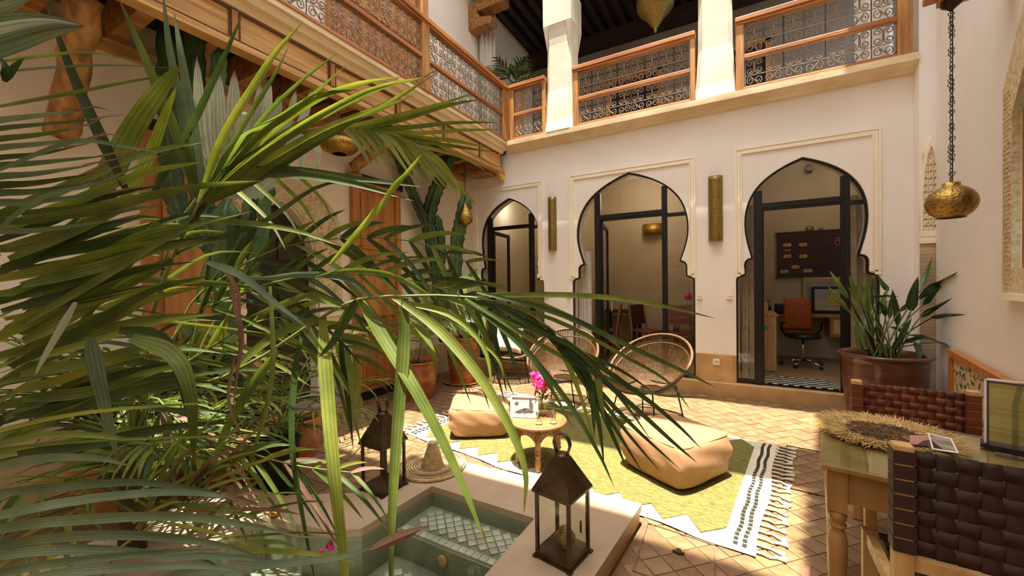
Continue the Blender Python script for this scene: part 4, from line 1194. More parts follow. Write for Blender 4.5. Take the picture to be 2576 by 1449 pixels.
for i in range(13):
    row = []
    for j in range(13):
        u, v = i/12*2-1, j/12*2-1; k = max(0, (1-u**4)*(1-v**4))**.5; row.append((u*.21*(1-.08*(1-v*v)), .07*k, v*.21*(1-.08*(1-u*u))))
    P.append(row)
cu.grid(P); cu.grid([[(x, -y, z) for x, y, z in row][::-1] for row in P])
c_ = cu.build('cushion', CREAMCLOTH, None, True, loc=(-3.08, 5.36, .62)); c_.rotation_euler = (R(-25), R(8), R(30)); tag(c_, 'cream square cushion leaning in the farthest rattan chair', 'cushion')

# ================================================================== WALL SCONCES
for x, w_, lb in ((-2.52, .135, 'tall half-round brass wall sconce between the left and middle arches'), (-.195, .165, 'tall half-round brass wall sconce between the middle and office arches')):
    o = thing('wall_sconce', lb, 'wall lamp', (x, YW, 2.02), 0)
    m = MB(); P = []
    for k in range(13):
        a = PI*k/12; P.append([(-w_/2*math.cos(a), -.075*math.sin(a)-.003, z) for z in (0, .05, .2, .42, .6, .8, .85)])
    m.grid(P); q = m.build('shade', BRASS_D, o, True); q.modifiers.new('s', 'SOLIDIFY').thickness = .003
    m = MB(); 
    for r_ in range(5):
        for k in range(7):
            a = PI*(k+1)/8; m.lathe([(.0045,0),(.002,.003),(0,.003)], 6, Matrix.Translation((-w_/2*math.cos(a), -.077*math.sin(a)-.004, .02+.022*r_)) @ Matrix.Rotation(R(90), 4, 'X'))
    m.build('pierced_band', BRASS, o, kind='stuff')
    m = MB(); m.box(-w_*.3, w_*.3, -.03, 0, .2, .6); m.build('back_plate', BRASS_D, o)

# ================================================================== HANGING LAMPS
def chain(parent, z0, z1, r=.011, link_h=.036, big=True):
    n = int((z1-z0)/link_h)
    l0 = MB(); l0.tube([(r*math.cos(a), 0, link_h*.62*math.sin(a)) for a in [2*PI*k/10 for k in range(10)]], .0026 if r > .006 else .0018, 4, True); me = l0.mesh('chain_link', CHAIN, True)
    l1 = MB(); l1.tube([(r*1.9*math.cos(a), 0, r*1.9*math.sin(a)) for a in [2*PI*k/14 for k in range(14)]], .0022, 4, True); me2 = l1.mesh('chain_ring', CHAIN, True)
    for k in range(n+1):
        z = z0+(z1-z0)*k/n
        link('chain_link', me, parent, Matrix.Translation((0, 0, z)) @ Matrix.Rotation(R(90*(k % 2)+20), 4, 'Z'))
        if big and random.random() < .62: link('chain_ring', me2, parent, Matrix.Translation((random.uniform(-.003,.003), -.003, z+.01)) @ Matrix.Rotation(random.uniform(-.5, .9), 4, 'Z') @ Matrix.Rotation(random.uniform(-.25,.25), 4, 'X'))
random.seed(9)
pc = D(2393, 510, 2.56); ptop = D(2393, 24, 2.56)
o = thing('pendant_lamp', 'large pierced brass globe pendant on a long ring chain at the right wall', 'pendant lamp', (pc.x, pc.y, 0))
zc = pc.z; rr = .122
prf = [(.0, zc-.1), (.066, zc-.096)]+[(rr*math.cos(R(a)), zc+.112*math.sin(R(a))) for a in range(-57, 64, 8)]+[(.042, zc+.106), (.042, zc+.128), (.0, zc+.130)]
m = MB(); m.lathe(prf[1:], 40, capb=False); m.build('globe_shade', BRASS, o, True)
m = MB(); m.lathe([(.066, zc-.099), (.069, zc-.096), (.066, zc-.092)], 40, capb=False, capt=False); m.build('rim_ring', BRASS_D, o, True)
m = MB(); m.lathe([(.010, zc+.128), (.008, zc+.145), (.003, zc+.155)], 10); m.build('chain_cap', BRASS_D, o, True)
m = MB()
for k in range(70):
    a = random.uniform(0, 2*PI); t = random.uniform(-45, 40); c_, s_ = math.cos(R(t)), math.sin(R(t))
    p = Vector((rr*c_*math.cos(a)*1.002, rr*c_*math.sin(a)*1.002, zc+.113*s_)); nrm = Vector((p.x, p.y, (p.z-zc)*1.6)).normalized(); qm = nrm.to_track_quat('Z', 'Y').to_matrix().to_4x4()
    m.lathe([(.003,0),(.0015,.001),(0,.0012)], 6, Matrix.Translation(p) @ qm)
m.build('pierced_holes', BLACK, o, kind='stuff')
chain(o, zc+.15, ptop.z-.02, .0072, .028)
m = MB(); m.tube([(0.006,0,zc+.145),(0.006,0,ptop.z)], .0025, 4); m.build('cable', CHAIN, o)
m = MB(); m.lathe([(.006, ptop.z-.02), (.025, ptop.z), (.05, ptop.z+.02), (.05, ptop.z+.048), (.0, ptop.z+.048)], 24); m.build('ceiling_rose', CHAIN, o, True)
# bracket for it from the right wall
m = MB(); q0 = Vector((pc.x-.06, pc.y, ptop.z+.05)); 
dv = -RWN
e1 = q0+dv*((RW0-q0).dot(dv)-.01)
m.bar(q0+Vector((0,0,.05)), e1+Vector((0,0,.05)), .15, .1); m.bar(q0+dv*.05+Vector((0,0,.0)), q0+dv*.16+Vector((0,0,.0)), .12, .03)
m.bar(q0+dv*-.06+Vector((0,0,.08)), q0+dv*.1+Vector((0,0,.08)), .2, .06)
tag(bevel(m.build('lamp_bracket', CEDAR_X), .008), 'carved cedar bracket holding the chain of the globe pendant', 'wood bracket')

pc = D(853, 365, 4.13)
o = thing('pendant_lamp', 'oval brass pendant hung under the timber gallery above the palms', 'pendant lamp', (pc.x, pc.y, 0)); zc = pc.z
m = MB(); m.lathe([(.07, zc-.095)]+[(.195*math.cos(R(a)), zc+.102*math.sin(R(a))) for a in range(-66, 70, 8)]+[(.046, zc+.10), (.046, zc+.115), (0, zc+.115)], 36, capb=False); m.build('oval_shade', BRASS, o, True)
m = MB(); m.lathe([(.02, zc+.115), (.015, zc+.13), (0, zc+.135)], 12); m.build('cap', BRASS_D, o, True)
chain(o, zc+.13, 3.70, .009, .03, False)
pc = D(1170, 540, 5.95)
o = thing('pendant_lamp', 'small teardrop brass pendant at the corner beside the cactus', 'pendant lamp', (pc.x, pc.y, 0)); zc = pc.z
prf = [(0, zc-.155)]+[(.105*math.sin(PI*min(1, t))**.8*(1-.45*t), zc-.15+.40*t) for t in [k/14 for k in range(1, 14)]]+[(.008, zc+.25)]
prf = [(.0, zc-.17)]+[( .115*math.sin(PI*t**.62), zc-.17+.36*t) for t in [k/16 for k in range(1, 16)]]+[(.006, zc+.20)]
m = MB(); m.lathe(prf, 24); m.build('teardrop_shade', BRASS, o, True)
m = MB(); m.lathe([(.012, zc+.185), (.014, zc+.205), (.004, zc+.215)], 10); m.build('cap', BRASS_D, o, True)
chain(o, zc+.21, 3.44, .009, .03, False)
pc = D(1648, 0, 6.3)
o = thing('hanging_lantern', 'ornate tiered brass lantern hanging in the upper gallery behind the railing', 'pendant lamp', (pc.x, pc.y, 0)); zc = D(1648, 20, 6.3).z
m = MB(); m.lathe([(.008, zc-.40), (.02, zc-.38), (.028, zc-.355), (.018, zc-.33), (.05, zc-.30), (.085, zc-.25), (.13, zc-.18), (.20, zc-.10), (.265, zc-.03), (.285, zc+.02), (.27, zc+.06), (.29, zc+.08), (.285, zc+.14), (.22, zc+.22), (.2, zc+.4), (.1, zc+.55), (.02, zc+.7)], 32); m.build('lantern_body', BRASS_D, o, True)
m = MB()
for k in range(24): a = 2*PI*k/24; m.lathe([(.012,0),(.008,.02),(.0,.03)], 6, Matrix.Translation((.28*math.cos(a), .28*math.sin(a), zc+.075)))
m.build('rim_beads', BRASS, o)
chain(o, zc+.7, 6.95, .02, .07, False)

# ================================================================== DINING TABLE AND CHAIRS
TH = .755; TR = R(-8.5)
tb = thing('dining_table', 'small wooden table with turned legs and a glass top at the right', 'table', (.31, 2.01, 0), TR)
TW, TD = .90, .76   # local x width, local y depth
m = MB(); m.box(0, TW, 0, TD, TH-.03, TH-.009); bevel(m.build('table_top', TABLEWOOD, tb), .004)
m = MB(); m.box(-.004, TW+.004, -.004, TD+.004, TH-.008, TH); bevel(m.build('glass_top', GLASS_T, tb), .002)
m = MB(); m.box(.045, TW-.045, .03, .055, TH-.16, TH-.03); m.build('apron', TABLEWOOD, tb)
m = MB(); m.box(.045, TW-.045, TD-.055, TD-.03, TH-.16, TH-.03); m.build('apron', TABLEWOOD, tb)
m = MB(); m.box(.03, .055, .045, TD-.045, TH-.16, TH-.03); m.build('apron', TABLEWOOD, tb)
m = MB(); m.box(TW-.055, TW-.03, .045, TD-.045, TH-.16, TH-.03); m.build('apron', TABLEWOOD, tb)
for x in (.02, TW-.085):
    for y in (.02, TD-.085):
        m = MB(); m.box(0, .065, 0, .065, TH-.20, TH-.03)
        z0 = TH-.20
        m.lathe([(0,0),(.018,0),(.021,.02),(.019,.03),(.024,.1),(.029,.25),(.034,.38),(.035,.43),(.028,.46),(.022,.475),(.030,.485),(.031,.495),(.023,.505),(.03,.515),(.033,.53),(.03,z0)], 18, Matrix.Translation((.0325,.0325,0)))
        m.build('leg', TABLEWOOD, tb, True, loc=(x, y, 0))
        tb.children  # keep
for q in kids(tb):
    if q.name.startswith('leg'):
        for p_ in q.data.polygons: p_.use_smooth = len(p_.vertices) == 4 and abs(p_.normal.z) < .99 and p_.center.z < TH-.20
# raffia placemat
def on_table(px, py, z=TH+.002): return onz(px, py, z)
c0 = Vector(((.37+.93)/2-.02, 2.51, TH+.001))
rf_ = thing('raffia_placemat', 'round raffia placemat with a shaggy fringe and dark woven centre on the dining table', 'placemat', c0, 0)
random.seed(8)
m = MB(); m.lathe([(0,.004),(.16,.004),(.165,.001)], 30, Matrix.Diagonal((1,1,1,1))); m.build('mat_base', RAFFIA_D, rf_)
m = MB()
for k in range(420):
    a = random.uniform(0, 2*PI); r_ = .15*math.sqrt(random.random()); x, y = r_*math.cos(a), r_*math.sin(a); b = random.uniform(0, PI); l = random.uniform(.008,.018)
    m.tube([(x-l*math.cos(b), y-l*math.sin(b), .005), (x, y, .011), (x+l*math.cos(b), y+l*math.sin(b), .005)], .0016, 3, cap=False)
m.build('woven_centre', RAFFIA_D, rf_, kind='stuff')
m = MB()
for k in range(3600):
    a = random.uniform(0, 2*PI); r0 = random.uniform(.135, .235); l = random.uniform(.04, .095); b = a+random.gauss(0, .55)
    p = Vector((r0*math.cos(a), r0*math.sin(a), .004)); d = Vector((math.cos(b), math.sin(b), random.uniform(.03,.34)))
    q = p+d*l*.6; e = p+Vector((d.x, d.y, random.uniform(0,.3)))*l
    w_ = Vector((-d.y, d.x, 0))*.0015
    m.add([p-w_, p+w_, q+w_, q-w_, e], [(0,1,2,3),(3,2,4)])
m.build('fringe', RAFFIA, rf_, kind='stuff')
# leaflet + postcard
def flat_card(nm, lab, cat, corners, mt, border=None):
    o = thing(nm, lab, cat, (0,0,0)); o.location = corners[0]
    c = [Vector(p)-Vector(corners[0]) for p in corners]; m = MB()
    m.add([v for v in c]+[v+Vector((0,0,.002)) for v in c], [(3,2,1,0),(4,5,6,7),(0,1,5,4),(1,2,6,5),(2,3,7,6),(3,0,4,7)]); m.build('card', border or mt, o)
    ctr = sum(c, Vector())/4; k = .86 if border else .97; c2 = [ctr+(v-ctr)*k+Vector((0,0,.0026)) for v in c]
    m = MB().add(c2, [(0,1,2,3)]); m.build('print', mt, o)
    return o, ctr, c2
zt = TH+.026
a_ = [onz(*p, zt) for p in ((2345,1131),(2412,1141),(2394,1104),(2333,1090))]
o, ctr, c2 = flat_card('postcard', 'white bordered grey photo card lying on the placemat', 'card', a_, mat('photo_grey', '#6e5f55', '#b3a79c', .35, 14), WHITE)
m = MB(); m.add([c2[0]+Vector((0,0,.0005)), c2[0].lerp(c2[1],.45)+Vector((0,0,.0005)), c2[0].lerp(c2[3],.55)+Vector((0,0,.0005))], [(0,1,2)]); m.build('print_shade', BLACK, o)
a_ = [onz(*p, zt) for p in ((2288,1118),(2338,1122),(2334,1096),(2288,1096))]
o, ctr, c2 = flat_card('leaflet', 'small pink and grey leaflet beside the photo card on the placemat', 'leaflet', a_, mat('leaflet_pink', '#a9766a', '#b98a7c', .4, 6))
m = MB(); m.add([c2[0].lerp(c2[1],.4)+Vector((0,0,.0005)), c2[1]+Vector((0,0,.0005)), c2[1].lerp(c2[2],.5)+Vector((0,0,.0005)), c2[0].lerp(c2[1],.55).lerp(c2[2],.4)+Vector((0,0,.0005))], [(0,1,2,3)]); m.build('print_shade', mat('leaflet_dark', '#3d2a28'), o)
# menu stand
mp = Vector((.965, 2.53, TH+.001)); mdir = Vector((.93, -.36, 0)).normalized()
mn = thing('menu_stand', 'framed bamboo menu board with a black foot standing on the table by the right wall', 'menu stand', mp, math.atan2(mdir.y, mdir.x))
BAMB = mat('bamboo_slat', '#a29352', '#c4b673', .45, 6, stretch=(1,1,8), rnd=.15)
m = MB(); m.box(-.01, .32, -.035, .045, 0, .016); m.build('foot', BLACK, mn)
for k in range(24):
    q = MB(); q.box(.012, .30, -.004, .004, 0, .0098); q.build('bamboo_slat', BAMB, mn, loc=(0, 0, .03+k*.0106))
m = MB(); m.box(0, .008, -.006, .006, .016, .30); m.box(.304, .312, -.006, .006, .016, .30); m.box(0, .312, -.006, .006, .292, .30); m.build('white_frame', WHITE, mn)
m = MB(); m.box(.008, .014, -.007, .005, .016, .292); m.box(.008, .30, -.007, .005, .284, .292); m.build('inner_frame', mat('inner_brown', '#4b3826', '#5b4733'), mn)
m = MB(); m.tube([(.085,-.02,.0),(.085,-.02,.20),(.10,-.018,.30)], .008, 8); m.build('acrylic_rod', GLASS_C, mn)
m = MB(); m.box(.03, .16, -.11, -.03, .0, .004); m.build('acrylic_foot', GLASS_C, mn)

def weave_back(parent, w, h, nx, ny, mt, z0, y0=0, curve=.02, th=.004):
    """basket weave of leather straps; each strap is a part."""
    cw, chh = w/nx, h/ny
    for j in range(ny):
        P = []
        for k in range(nx*4+1):
            x = w*k/(nx*4); s_ = math.sin(PI*(x/cw))*(1 if j % 2 else -1)
            bow = -curve*4*(x/w)*(1-x/w)
            P.append([(x, y0+bow+.0030*s_, z0+j*chh+.0015), (x, y0+bow+.0030*s_, z0+(j+1)*chh-.0015)])
        m = MB().grid(P); q = m.build('leather_strap', mt, parent, True); solid(q, th)
    for i in range(nx):
        P = []
        for k in range(ny*4+1):
            z = h*k/(ny*4); s_ = -math.sin(PI*(z/chh))*(1 if i % 2 else -1)
            x = cw*(i+.5); bow = -curve*4*(x/w)*(1-x/w)
            P.append([(x-cw/2+.0025, y0+bow+.0030*s_, z0+z), (x+cw/2-.0025, y0+bow+.0030*s_, z0+z)])
        m = MB().grid(P); q = m.build('leather_strap', mt, parent, True); solid(q, th)
def leather_chair(label, loc, rz, w, mt, ptop, zb0, zb1, nx, ny, depth=.44, seat=.45, post=.05):
    """origin at the left rear post seen from behind; +x along the back, +y towards the front."""
    o = thing('leather_chair', label, 'chair', loc, rz, 'woven leather dining chairs')
    for x in (-post, w):
        m = MB(); m.box(x, x+post, -.02, .03, 0, ptop); bevel(m.build('rear_leg', PINE, o), .005)
        m = MB(); m.box(x, x+post, depth-.04, depth, 0, seat); bevel(m.build('front_leg', PINE, o), .005)
        m = MB(); m.bar((x+post/2, .03, .20), (x+post/2, depth-.04, .20), .02, .03); m.build('stretcher', PINE, o)
        m = MB(); m.bar((x+post/2, .03, seat-.03), (x+post/2, depth-.04, seat-.03), .03, .05); m.build('side_rail', PINE, o)
        for k in range(ny):   # straps wrapped round the post
            zz = zb0+(zb1-zb0)*k/ny; m = MB(); m.box(x-.003, x+post+.003, -.024, .034, zz+.003, zz+(zb1-zb0)/ny-.003); m.build('strap_wrap', mt, o)
    weave_back(o, w, zb1-zb0, nx, ny, mt, zb0)
    m = MB(); m.box(0, w, .0, .025, .22, .25); m.build('stretcher', PINE, o)
    m = MB(); m.box(0, w, depth-.035, depth-.01, .30, .33); m.build('stretcher', PINE, o)
    m = MB(); m.box(0, w, -.012, .02, zb0-.055, zb0-.015); m.build('back_rail', PINE, o)
    for j in range(7):   # woven seat
        P = [[(x_, .02+j*(depth-.04)/7+.003, seat-.012*math.sin(PI*max(0, min(1, x_/w)))+.005*math.cos(PI*k_)*(1 if j % 2 else -1)), (x_, .02+(j+1)*(depth-.04)/7-.003, seat-.012*math.sin(PI*max(0, min(1, x_/w)))+.005*math.cos(PI*k_)*(1 if j % 2 else -1))] for k_, x_ in [(q/4*1.0, w*q/32) for q in range(33)]]
        m = MB().grid(P); solid(m.build('seat_strap', mt, o, True), .004)
    for i in range(8):
        P = [[(w*i/8+.003, y_, seat-.012*math.sin(PI*(i+.5)/8)-.005*math.cos(PI*k_)*(1 if i % 2 else -1)), (w*(i+1)/8-.003, y_, seat-.012*math.sin(PI*(i+.5)/8)-.005*math.cos(PI*k_)*(1 if i % 2 else -1))] for k_, y_ in [(q/4, .02+(depth-.04)*q/28) for q in range(29)]]
        m = MB().grid(P); solid(m.build('seat_strap', mt, o, True), .004)
    return o
# near chair seen from behind; far chair facing the camera
leather_chair('near wooden chair seen from behind with a dark woven leather back, at the right edge', (.505, 1.735, 0), R(-2), .52, LEATHER_D, .96, .61, .945, 11, 7)
fc = leather_chair('far wooden chair across the table with a reddish woven leather back', (1.135, 3.16, 0), R(180-4), .44, LEATHER, .87, .54, .85, 12, 7, .42)

# framed mosaic panel leaning on the right wall (bench head)
s0 = (RW0 - onx(2408, 880, 1.6)).length
pa, za = wall_s(2408, 880); pb, zb_ = wall_s(2550, 950)
pn = thing('mosaic_panel', 'orange wood framed panel of pale mosaic with leaf flecks along the right wall', 'panel', MR @ Vector((pa, 0, 0)), 0)
pn.matrix_world = MR @ Matrix.Translation((pa, 0, 0))
Lp = (pb-pa)+.75; FWD_ = mat('orange_frame_wood', '#a8642a', '#c9823f', .45, 4, stretch=(4,4,.8))
MOS = mat('mosaic_ground', '#c3b387', '#dccfa8', .5, 18)
m = MB(); m.box(.06, Lp, .15, za-.05, .012, .03); m.build('mosaic_face', MOS, pn)
m = MB(); m.box(0, Lp, za-.055, za, .004, .055); m.build('top_frame', FWD_, pn)
m = MB(); m.box(0, .055, .0, za-.055, .004, .055); m.build('side_frame', FWD_, pn)
m = MB(); m.box(.055, Lp, .1, .15, .004, .05); m.build('lower_frame', FWD_, pn)
random.seed(14)
for cc, nm2, cnt in (('#5f6b3a', 'leaf_fleck', 260), ('#7c4f33', 'brown_fleck', 150)):
    m = MB()
    for k in range(cnt):
        x = random.uniform(.08, Lp-.03); z = random.uniform(.18, za-.08); a = random.uniform(0, PI); l = random.uniform(.012,.032); w_ = l*random.uniform(.3,.6)
        m.add([(-l,0,.031),(0,-w_,.033),(l,0,.031),(0,w_,.033)], [(0,1,2,3)], Matrix.Translation((x,z,0)) @ Matrix.Rotation(a,4,'Z'))
    m.build(nm2, mat(nm2, cc, None, .5), pn, kind='stuff')

# ================================================================== FURNITURE IN THE ROOMS
# office: cabinet, desk, chair, board, pictures, curtain, bottle, printer
RZ = ZS
cb = thing('desk_cabinet', 'pale wooden cabinet end with a green round sticker just inside the office arch', 'cabinet', (.38, 6.75, RZ), R(0))
m = MB(); m.box(0, .16, 0, .8, 0, .80); bevel(m.build('body', PINE, cb), .004)
m = MB(); m.box(-.02, .18, -.02, .82, .80, .825); m.build('top', PINE, cb)
m = MB(); m.lathe([(0,0),(.035,0),(.033,.003),(0,.004)], 18, Matrix.Translation((.03,-.001,.62)) @ Matrix.Rotation(R(90),4,'X')); m.build('sticker', mat('green_sticker', '#2f8f6a', '#3fae84', .4, 20), cb)
m = MB(); m.box(-.03, .06, -.0, .4, .825, .98); m.build('side_box', PINE, cb)
dk = thing('office_desk', 'wooden desk with drawers against the office back wall', 'desk', (.32, 7.75, RZ))
m = MB(); m.box(0, 1.45, 0, .5, .72, .75); m.build('top', TABLEWOOD, dk)
m = MB(); m.box(1.0, 1.42, .02, .48, .42, .72); m.build('drawer_box', TABLEWOOD, dk)
m = MB(); m.box(1.03, 1.39, .0, .02, .46, .68); dr = m.build('drawer', PINE, dk); m = MB(); m.lathe([(.012,0),(.008,.015),(0,.018)], 8, Matrix.Translation((1.2,0,.57)) @ Matrix.Rotation(R(90),4,'X')); m.build('knob', BRASS_D, dr)
for x in (.02, 1.37):
    for y in (.03, .44): m = MB(); m.box(x, x+.05, y, y+.05, 0, .72); m.build('leg', TABLEWOOD, dk)
oc = thing('office_chair', 'swivel chair with an orange mesh back inside the office', 'chair', (.92, 7.35, RZ), R(10))
m = MB(); P = [[(x*.20*(1-.12*t), .22-.03*math.sin(t*PI)+.03*abs(x), .52+.50*t) for x in [k/6-1 for k in range(13)]] for t in [k/8 for k in range(9)]]
m.grid(P); q = m.build('backrest', mat('orange_mesh', '#8f3f12', '#b3561f', .6, 40), oc, True); q.modifiers.new('s', 'SOLIDIFY').thickness = .02
m = MB(); m.lathe([(0,.43),(.2,.43),(.23,.45),(.22,.49),(0,.50)], 24); m.build('seat', BLACK, oc, True)
CHROME = mat('chrome', '#d0d0d0', None, .15, metal=1)
m = MB(); m.tube([(0,0,.09),(0,0,.43)], .018, 10); m.build('gas_column', CHROME, oc, True)
for k in range(5):
    a = 2*PI*k/5+.3; m = MB(); m.tube([(0,0,.10),(.27*math.cos(a),.27*math.sin(a),.06)], [.018,.012], 8); lg = m.build('leg', CHROME, oc, True)
    m = MB(); m.lathe([(.0,-.012),(.025,-.012),(.025,.012),(0,.012)], 12, Matrix.Translation((.27*math.cos(a),.27*math.sin(a),.026)) @ Matrix.Rotation(R(90),4,'X')); m.build('caster', BLACK, lg, True)
for sx in (-1, 1): m = MB(); m.tube([(sx*.2,.1,.47),(sx*.26,.08,.55),(sx*.26,.05,.66),(sx*.26,-.1,.67)], .014, 6); m.build('armrest', BLACK, oc, True)
YB = 8.30
bdp = ony(1954, 590, YB); bdq = ony(2115, 692, YB)
kb = thing('key_board', 'dark wooden key board with five brass number plates on the office wall', 'board', (bdp.x, YB, bdq.z))
bw, bh = .92, bdp.z-bdq.z
m = MB(); m.box(0, bw, -.05, 0, 0, bh); m.build('backboard', mat('mahogany', '#2a0f08', '#3c170c', .4, 3, stretch=(1,1,4)), kb)
for z_ in (bh, -.025): m = MB(); m.box(-.02, bw+.02, -.06, 0, z_, z_+.025); m.build('edge_frame', DARKWOOD, kb)
GILT = mat('gilt_plate', '#b98a3c', '#e3bd72', .35, 20, metal=.6)
for (px, py) in ((1979,617),(2019,616),(1980,645),(2019,645),(2000,672)):
    p = ony(px, py, YB); q = MB(); w_, h_ = .062, .028
    q.prism([(-w_,0),(-w_+.02,-h_),(w_-.02,-h_),(w_,0),(w_-.02,h_),(-w_+.02,h_)], 0, .012, Matrix(((1,0,0,p.x-bdp.x),(0,0,-1,-.05),(0,1,0,p.z-bdq.z),(0,0,0,1))))
    pl = q.build('number_plate', GILT, kb); q = MB(); q.box(-.035, .035, -.064, -.062, -.006, .006, Matrix.Translation((p.x-bdp.x, 0, p.z-bdq.z))); q.build('plate_text', mat('plate_ink', '#7a4a1c'), pl)
for (px, py, w_) in ((1972,683,.09),(2031,681,.10),(1980,630,.07)):
    p = ony(px, py, YB); q = MB(); q.box(-w_/1.6, w_/1.6, -.054, -.05, -.03 if w_ > .08 else -.012, .03 if w_ > .08 else .012, Matrix.Translation((p.x-bdp.x, 0, p.z-bdq.z))); q.build('paper_slip', mat('grey_paper', '#8f8781', '#a19992', .7), kb)
# figure 8
p = ony(2105, 608, YB)
m = MB()
for dz, r_ in ((.032, .026), (-.026, .033)): m.tube([(p.x-bdp.x+r_*math.cos(a), -.055, p.z-bdq.z+dz+r_*math.sin(a)) for a in [2*PI*k/16 for k in range(16)]], .009, 6, True)
m.build('figure_eight', mat('copper_figure', '#a35a2e', '#c27445', .4), kb, True)
for (px, py, r_, lb) in ((2037,577,.06,'round dark badge above the key board'), (2065,577,.035,'small grey knob above the key board, right of the badge')):
    p = ony(px, py, YB); m = MB(); m.lathe([(r_,0),(r_*.9,.02),(r_*.4,.03),(0,.03)], 18, Matrix.Translation(p) @ Matrix.Rotation(R(90),4,'X')); tag(m.build('wall_badge', BRASS_D, None, True), lb, 'wall ornament')
p = ony(2020, 700, YB-.02)
pf = thing('wall_picture', 'large pale framed map leaning on the office desk', 'picture', (p.x, YB-.05, .95)); pt_ = ony(2075, 697, YB).z-.95
for (x0, x1, mm_, z1, yy, nm2) in ((0, .80, PINE, pt_, 0, 'pine_frame'), (.03, .77, WHITE, pt_-.03, -.008, 'pale_mount')):
    m = MB(); m.box(x0, x1, yy-.02, yy, x0*.5, z1); m.build(nm2, mm_ if nm2 == 'pine_frame' else mat('grey_mount', '#8f8a80', '#a39d92', .6, 4), pf)
pf2 = thing('wall_picture', 'small black framed print with a yellow text block in front of the pale map', 'picture', (p.x+.10, YB-.12, .95))
m = MB(); m.box(0, .62, -.02, 0, 0, pt_-.16); m.build('black_frame', BLACK, pf2)
m = MB(); m.box(.04, .58, -.025, -.02, .04, pt_-.20); m.build('mount', mat('mount2', '#9a958a', '#b0ab9f', .6), pf2)
m = MB(); m.box(.2, .48, -.028, -.025, .1, pt_-.26); m.build('print', mat('print2', '#a59a45', '#c0b55d', .6, 30), pf2)
bt = thing('soap_bottle', 'dark pump bottle on the office desk', 'bottle', (.52, 7.95, RZ+.75)); m = MB(); m.lathe([(0,0),(.04,0),(.042,.12),(.015,.15),(.012,.18),(0,.18)], 16); m.build('bottle_body', mat('dark_green_bottle', '#1e3326', None, .2), bt, True)
m = MB(); m.tube([(0,0,.18),(0,0,.22),(.04,0,.22)], .006, 6); m.build('pump', BLACK, bt)
prt = MB(); prt.box(0, .34, 0, .28, 0, .16); pr_ = bevel(prt.build('printer', BLACK, None, loc=(.62, 7.85, RZ+.75)), .015); tag(pr_, 'black printer on the office desk left of the swivel chair', 'printer')
m = MB(); m.box(.03, .31, -.03, .0, .05, .06); m.build('paper_tray', mat('tray_grey', '#3c3c3c'), pr_)
curtain('curtain', 'beige floor length curtain inside the left side light of the office arch', (.10, 6.10), (.34, 6.14), ZS, 2.5, 3, .03, CURTAIN)
curtain('curtain', 'beige curtain inside the right side of the office arch', (1.22, 6.12), (1.46, 6.16), ZS, 2.5, 3, .03, CURTAIN)
curtain('curtain', 'pale curtain gathered inside the left side of the middle arch', (-2.18, 6.10), (-1.98, 6.14), ZS, 2.0, 3, .03, CURTAIN_W)
# security camera
p = D(2036, 430, 6.6); sc_ = thing('security_camera', 'white dome security camera behind the top light of the office arch', 'camera', p)
m = MB(); m.lathe([(0,.07),(.05,.07),(.055,.02),(.05,0)], 18, capb=False); m.tube([(0,0,.07),(0,0,.4)], .02, 8); m.build('housing', mat('cam_white', '#8f8f8c'), sc_, True)
m = MB(); m.lathe([(0,-.05),(.03,-.04),(.046,-.015),(.048,.005)], 18, capt=False); m.build('dome', BLACK, sc_, True)
# middle room: dark tables and chairs, drum lamps
def cafe_chair(lab, loc, rz, red=False):
    o = thing('cafe_chair', lab, 'chair', loc, rz, 'wooden chairs in the rooms behind the arches'); w_ = .4
    CH = mat('cafe_wood', '#7d522c', '#a2703f', .5, 4)
    for x in (-w_/2, w_/2):
        m = MB(); m.tube([(x,.2,0),(x,.19,.45),(x*.94,.26,.92)], .018, 6); m.build('rear_leg', CH, o)
        m = MB(); m.tube([(x,-.2,0),(x,-.2,.45)], .018, 6); m.build('front_leg', CH, o)
        m = MB(); m.bar((x,.2,.25),(x,-.2,.25),.018,.025); m.build('stretcher', CH, o)
    m = MB(); m.box(-.21,.21,-.22,.21,.43,.46); m.build('seat', LEATHER, o)
    m = MB(); m.add([(-.19,.215,.55),(.19,.215,.55),(.185,.26,.9),(-.185,.26,.9)], [(0,1,2,3)]); q = m.build('leather_back', LEATHER_D if not red else LEATHER, o); q.modifiers.new('s','SOLIDIFY').thickness = .012
    return o
cafe_chair('wooden chair with a reddish back seen side-on in the middle arch', (-1.32, 7.25, RZ), R(60))
cafe_chair('wooden chair partly behind the left mullion of the middle arch', (-2.02, 7.1, RZ), R(-80))
cafe_chair('wooden chair behind the right side light of the middle arch', (-.75, 7.1, RZ), R(10), True)
for (x, y, lb) in ((-1.95, 7.95, 'dark square table at the back of the room behind the middle arch'), (-.62, 7.85, 'dark table behind the right side light of the middle arch')):
    o = thing('cafe_table', lb, 'table', (x, y, RZ)); m = MB(); m.box(-.35,.35,-.3,.3,.72,.75); m.build('table_top', DARKWOOD, o)
    for sx in (-.3,.3):
        for sy in (-.25,.25): m = MB(); m.box(sx-.025,sx+.025,sy-.025,sy+.025,0,.72); m.build('leg', DARKWOOD, o)
p = ony(1640, 577, 8.18)
for (x, z, lb) in ((p.x, p.z, 'half-drum brass wall lamp in the room behind the middle arch'), (ony(1270,606,8.18).x, ony(1270,606,8.18).z, 'half-drum brass wall lamp in the room behind the left arch')):
    o = thing('drum_lamp', lb, 'wall lamp', (x, 8.28, z), 0, 'half-drum wall lamps indoors')
    m = MB(); P = [[(-.2*math.cos(PI*k/14), -.16*math.sin(PI*k/14), z_) for k in range(15)] for z_ in (-.11, .11)]; m.grid(P); q = m.build('drum_shade', BRASS, o, True); q.modifiers.new('s','SOLIDIFY').thickness = .004
    m = MB(); m.box(-.05,.05,-.03,0,-.05,.1); m.build('wall_plate', BRASS_D, o)
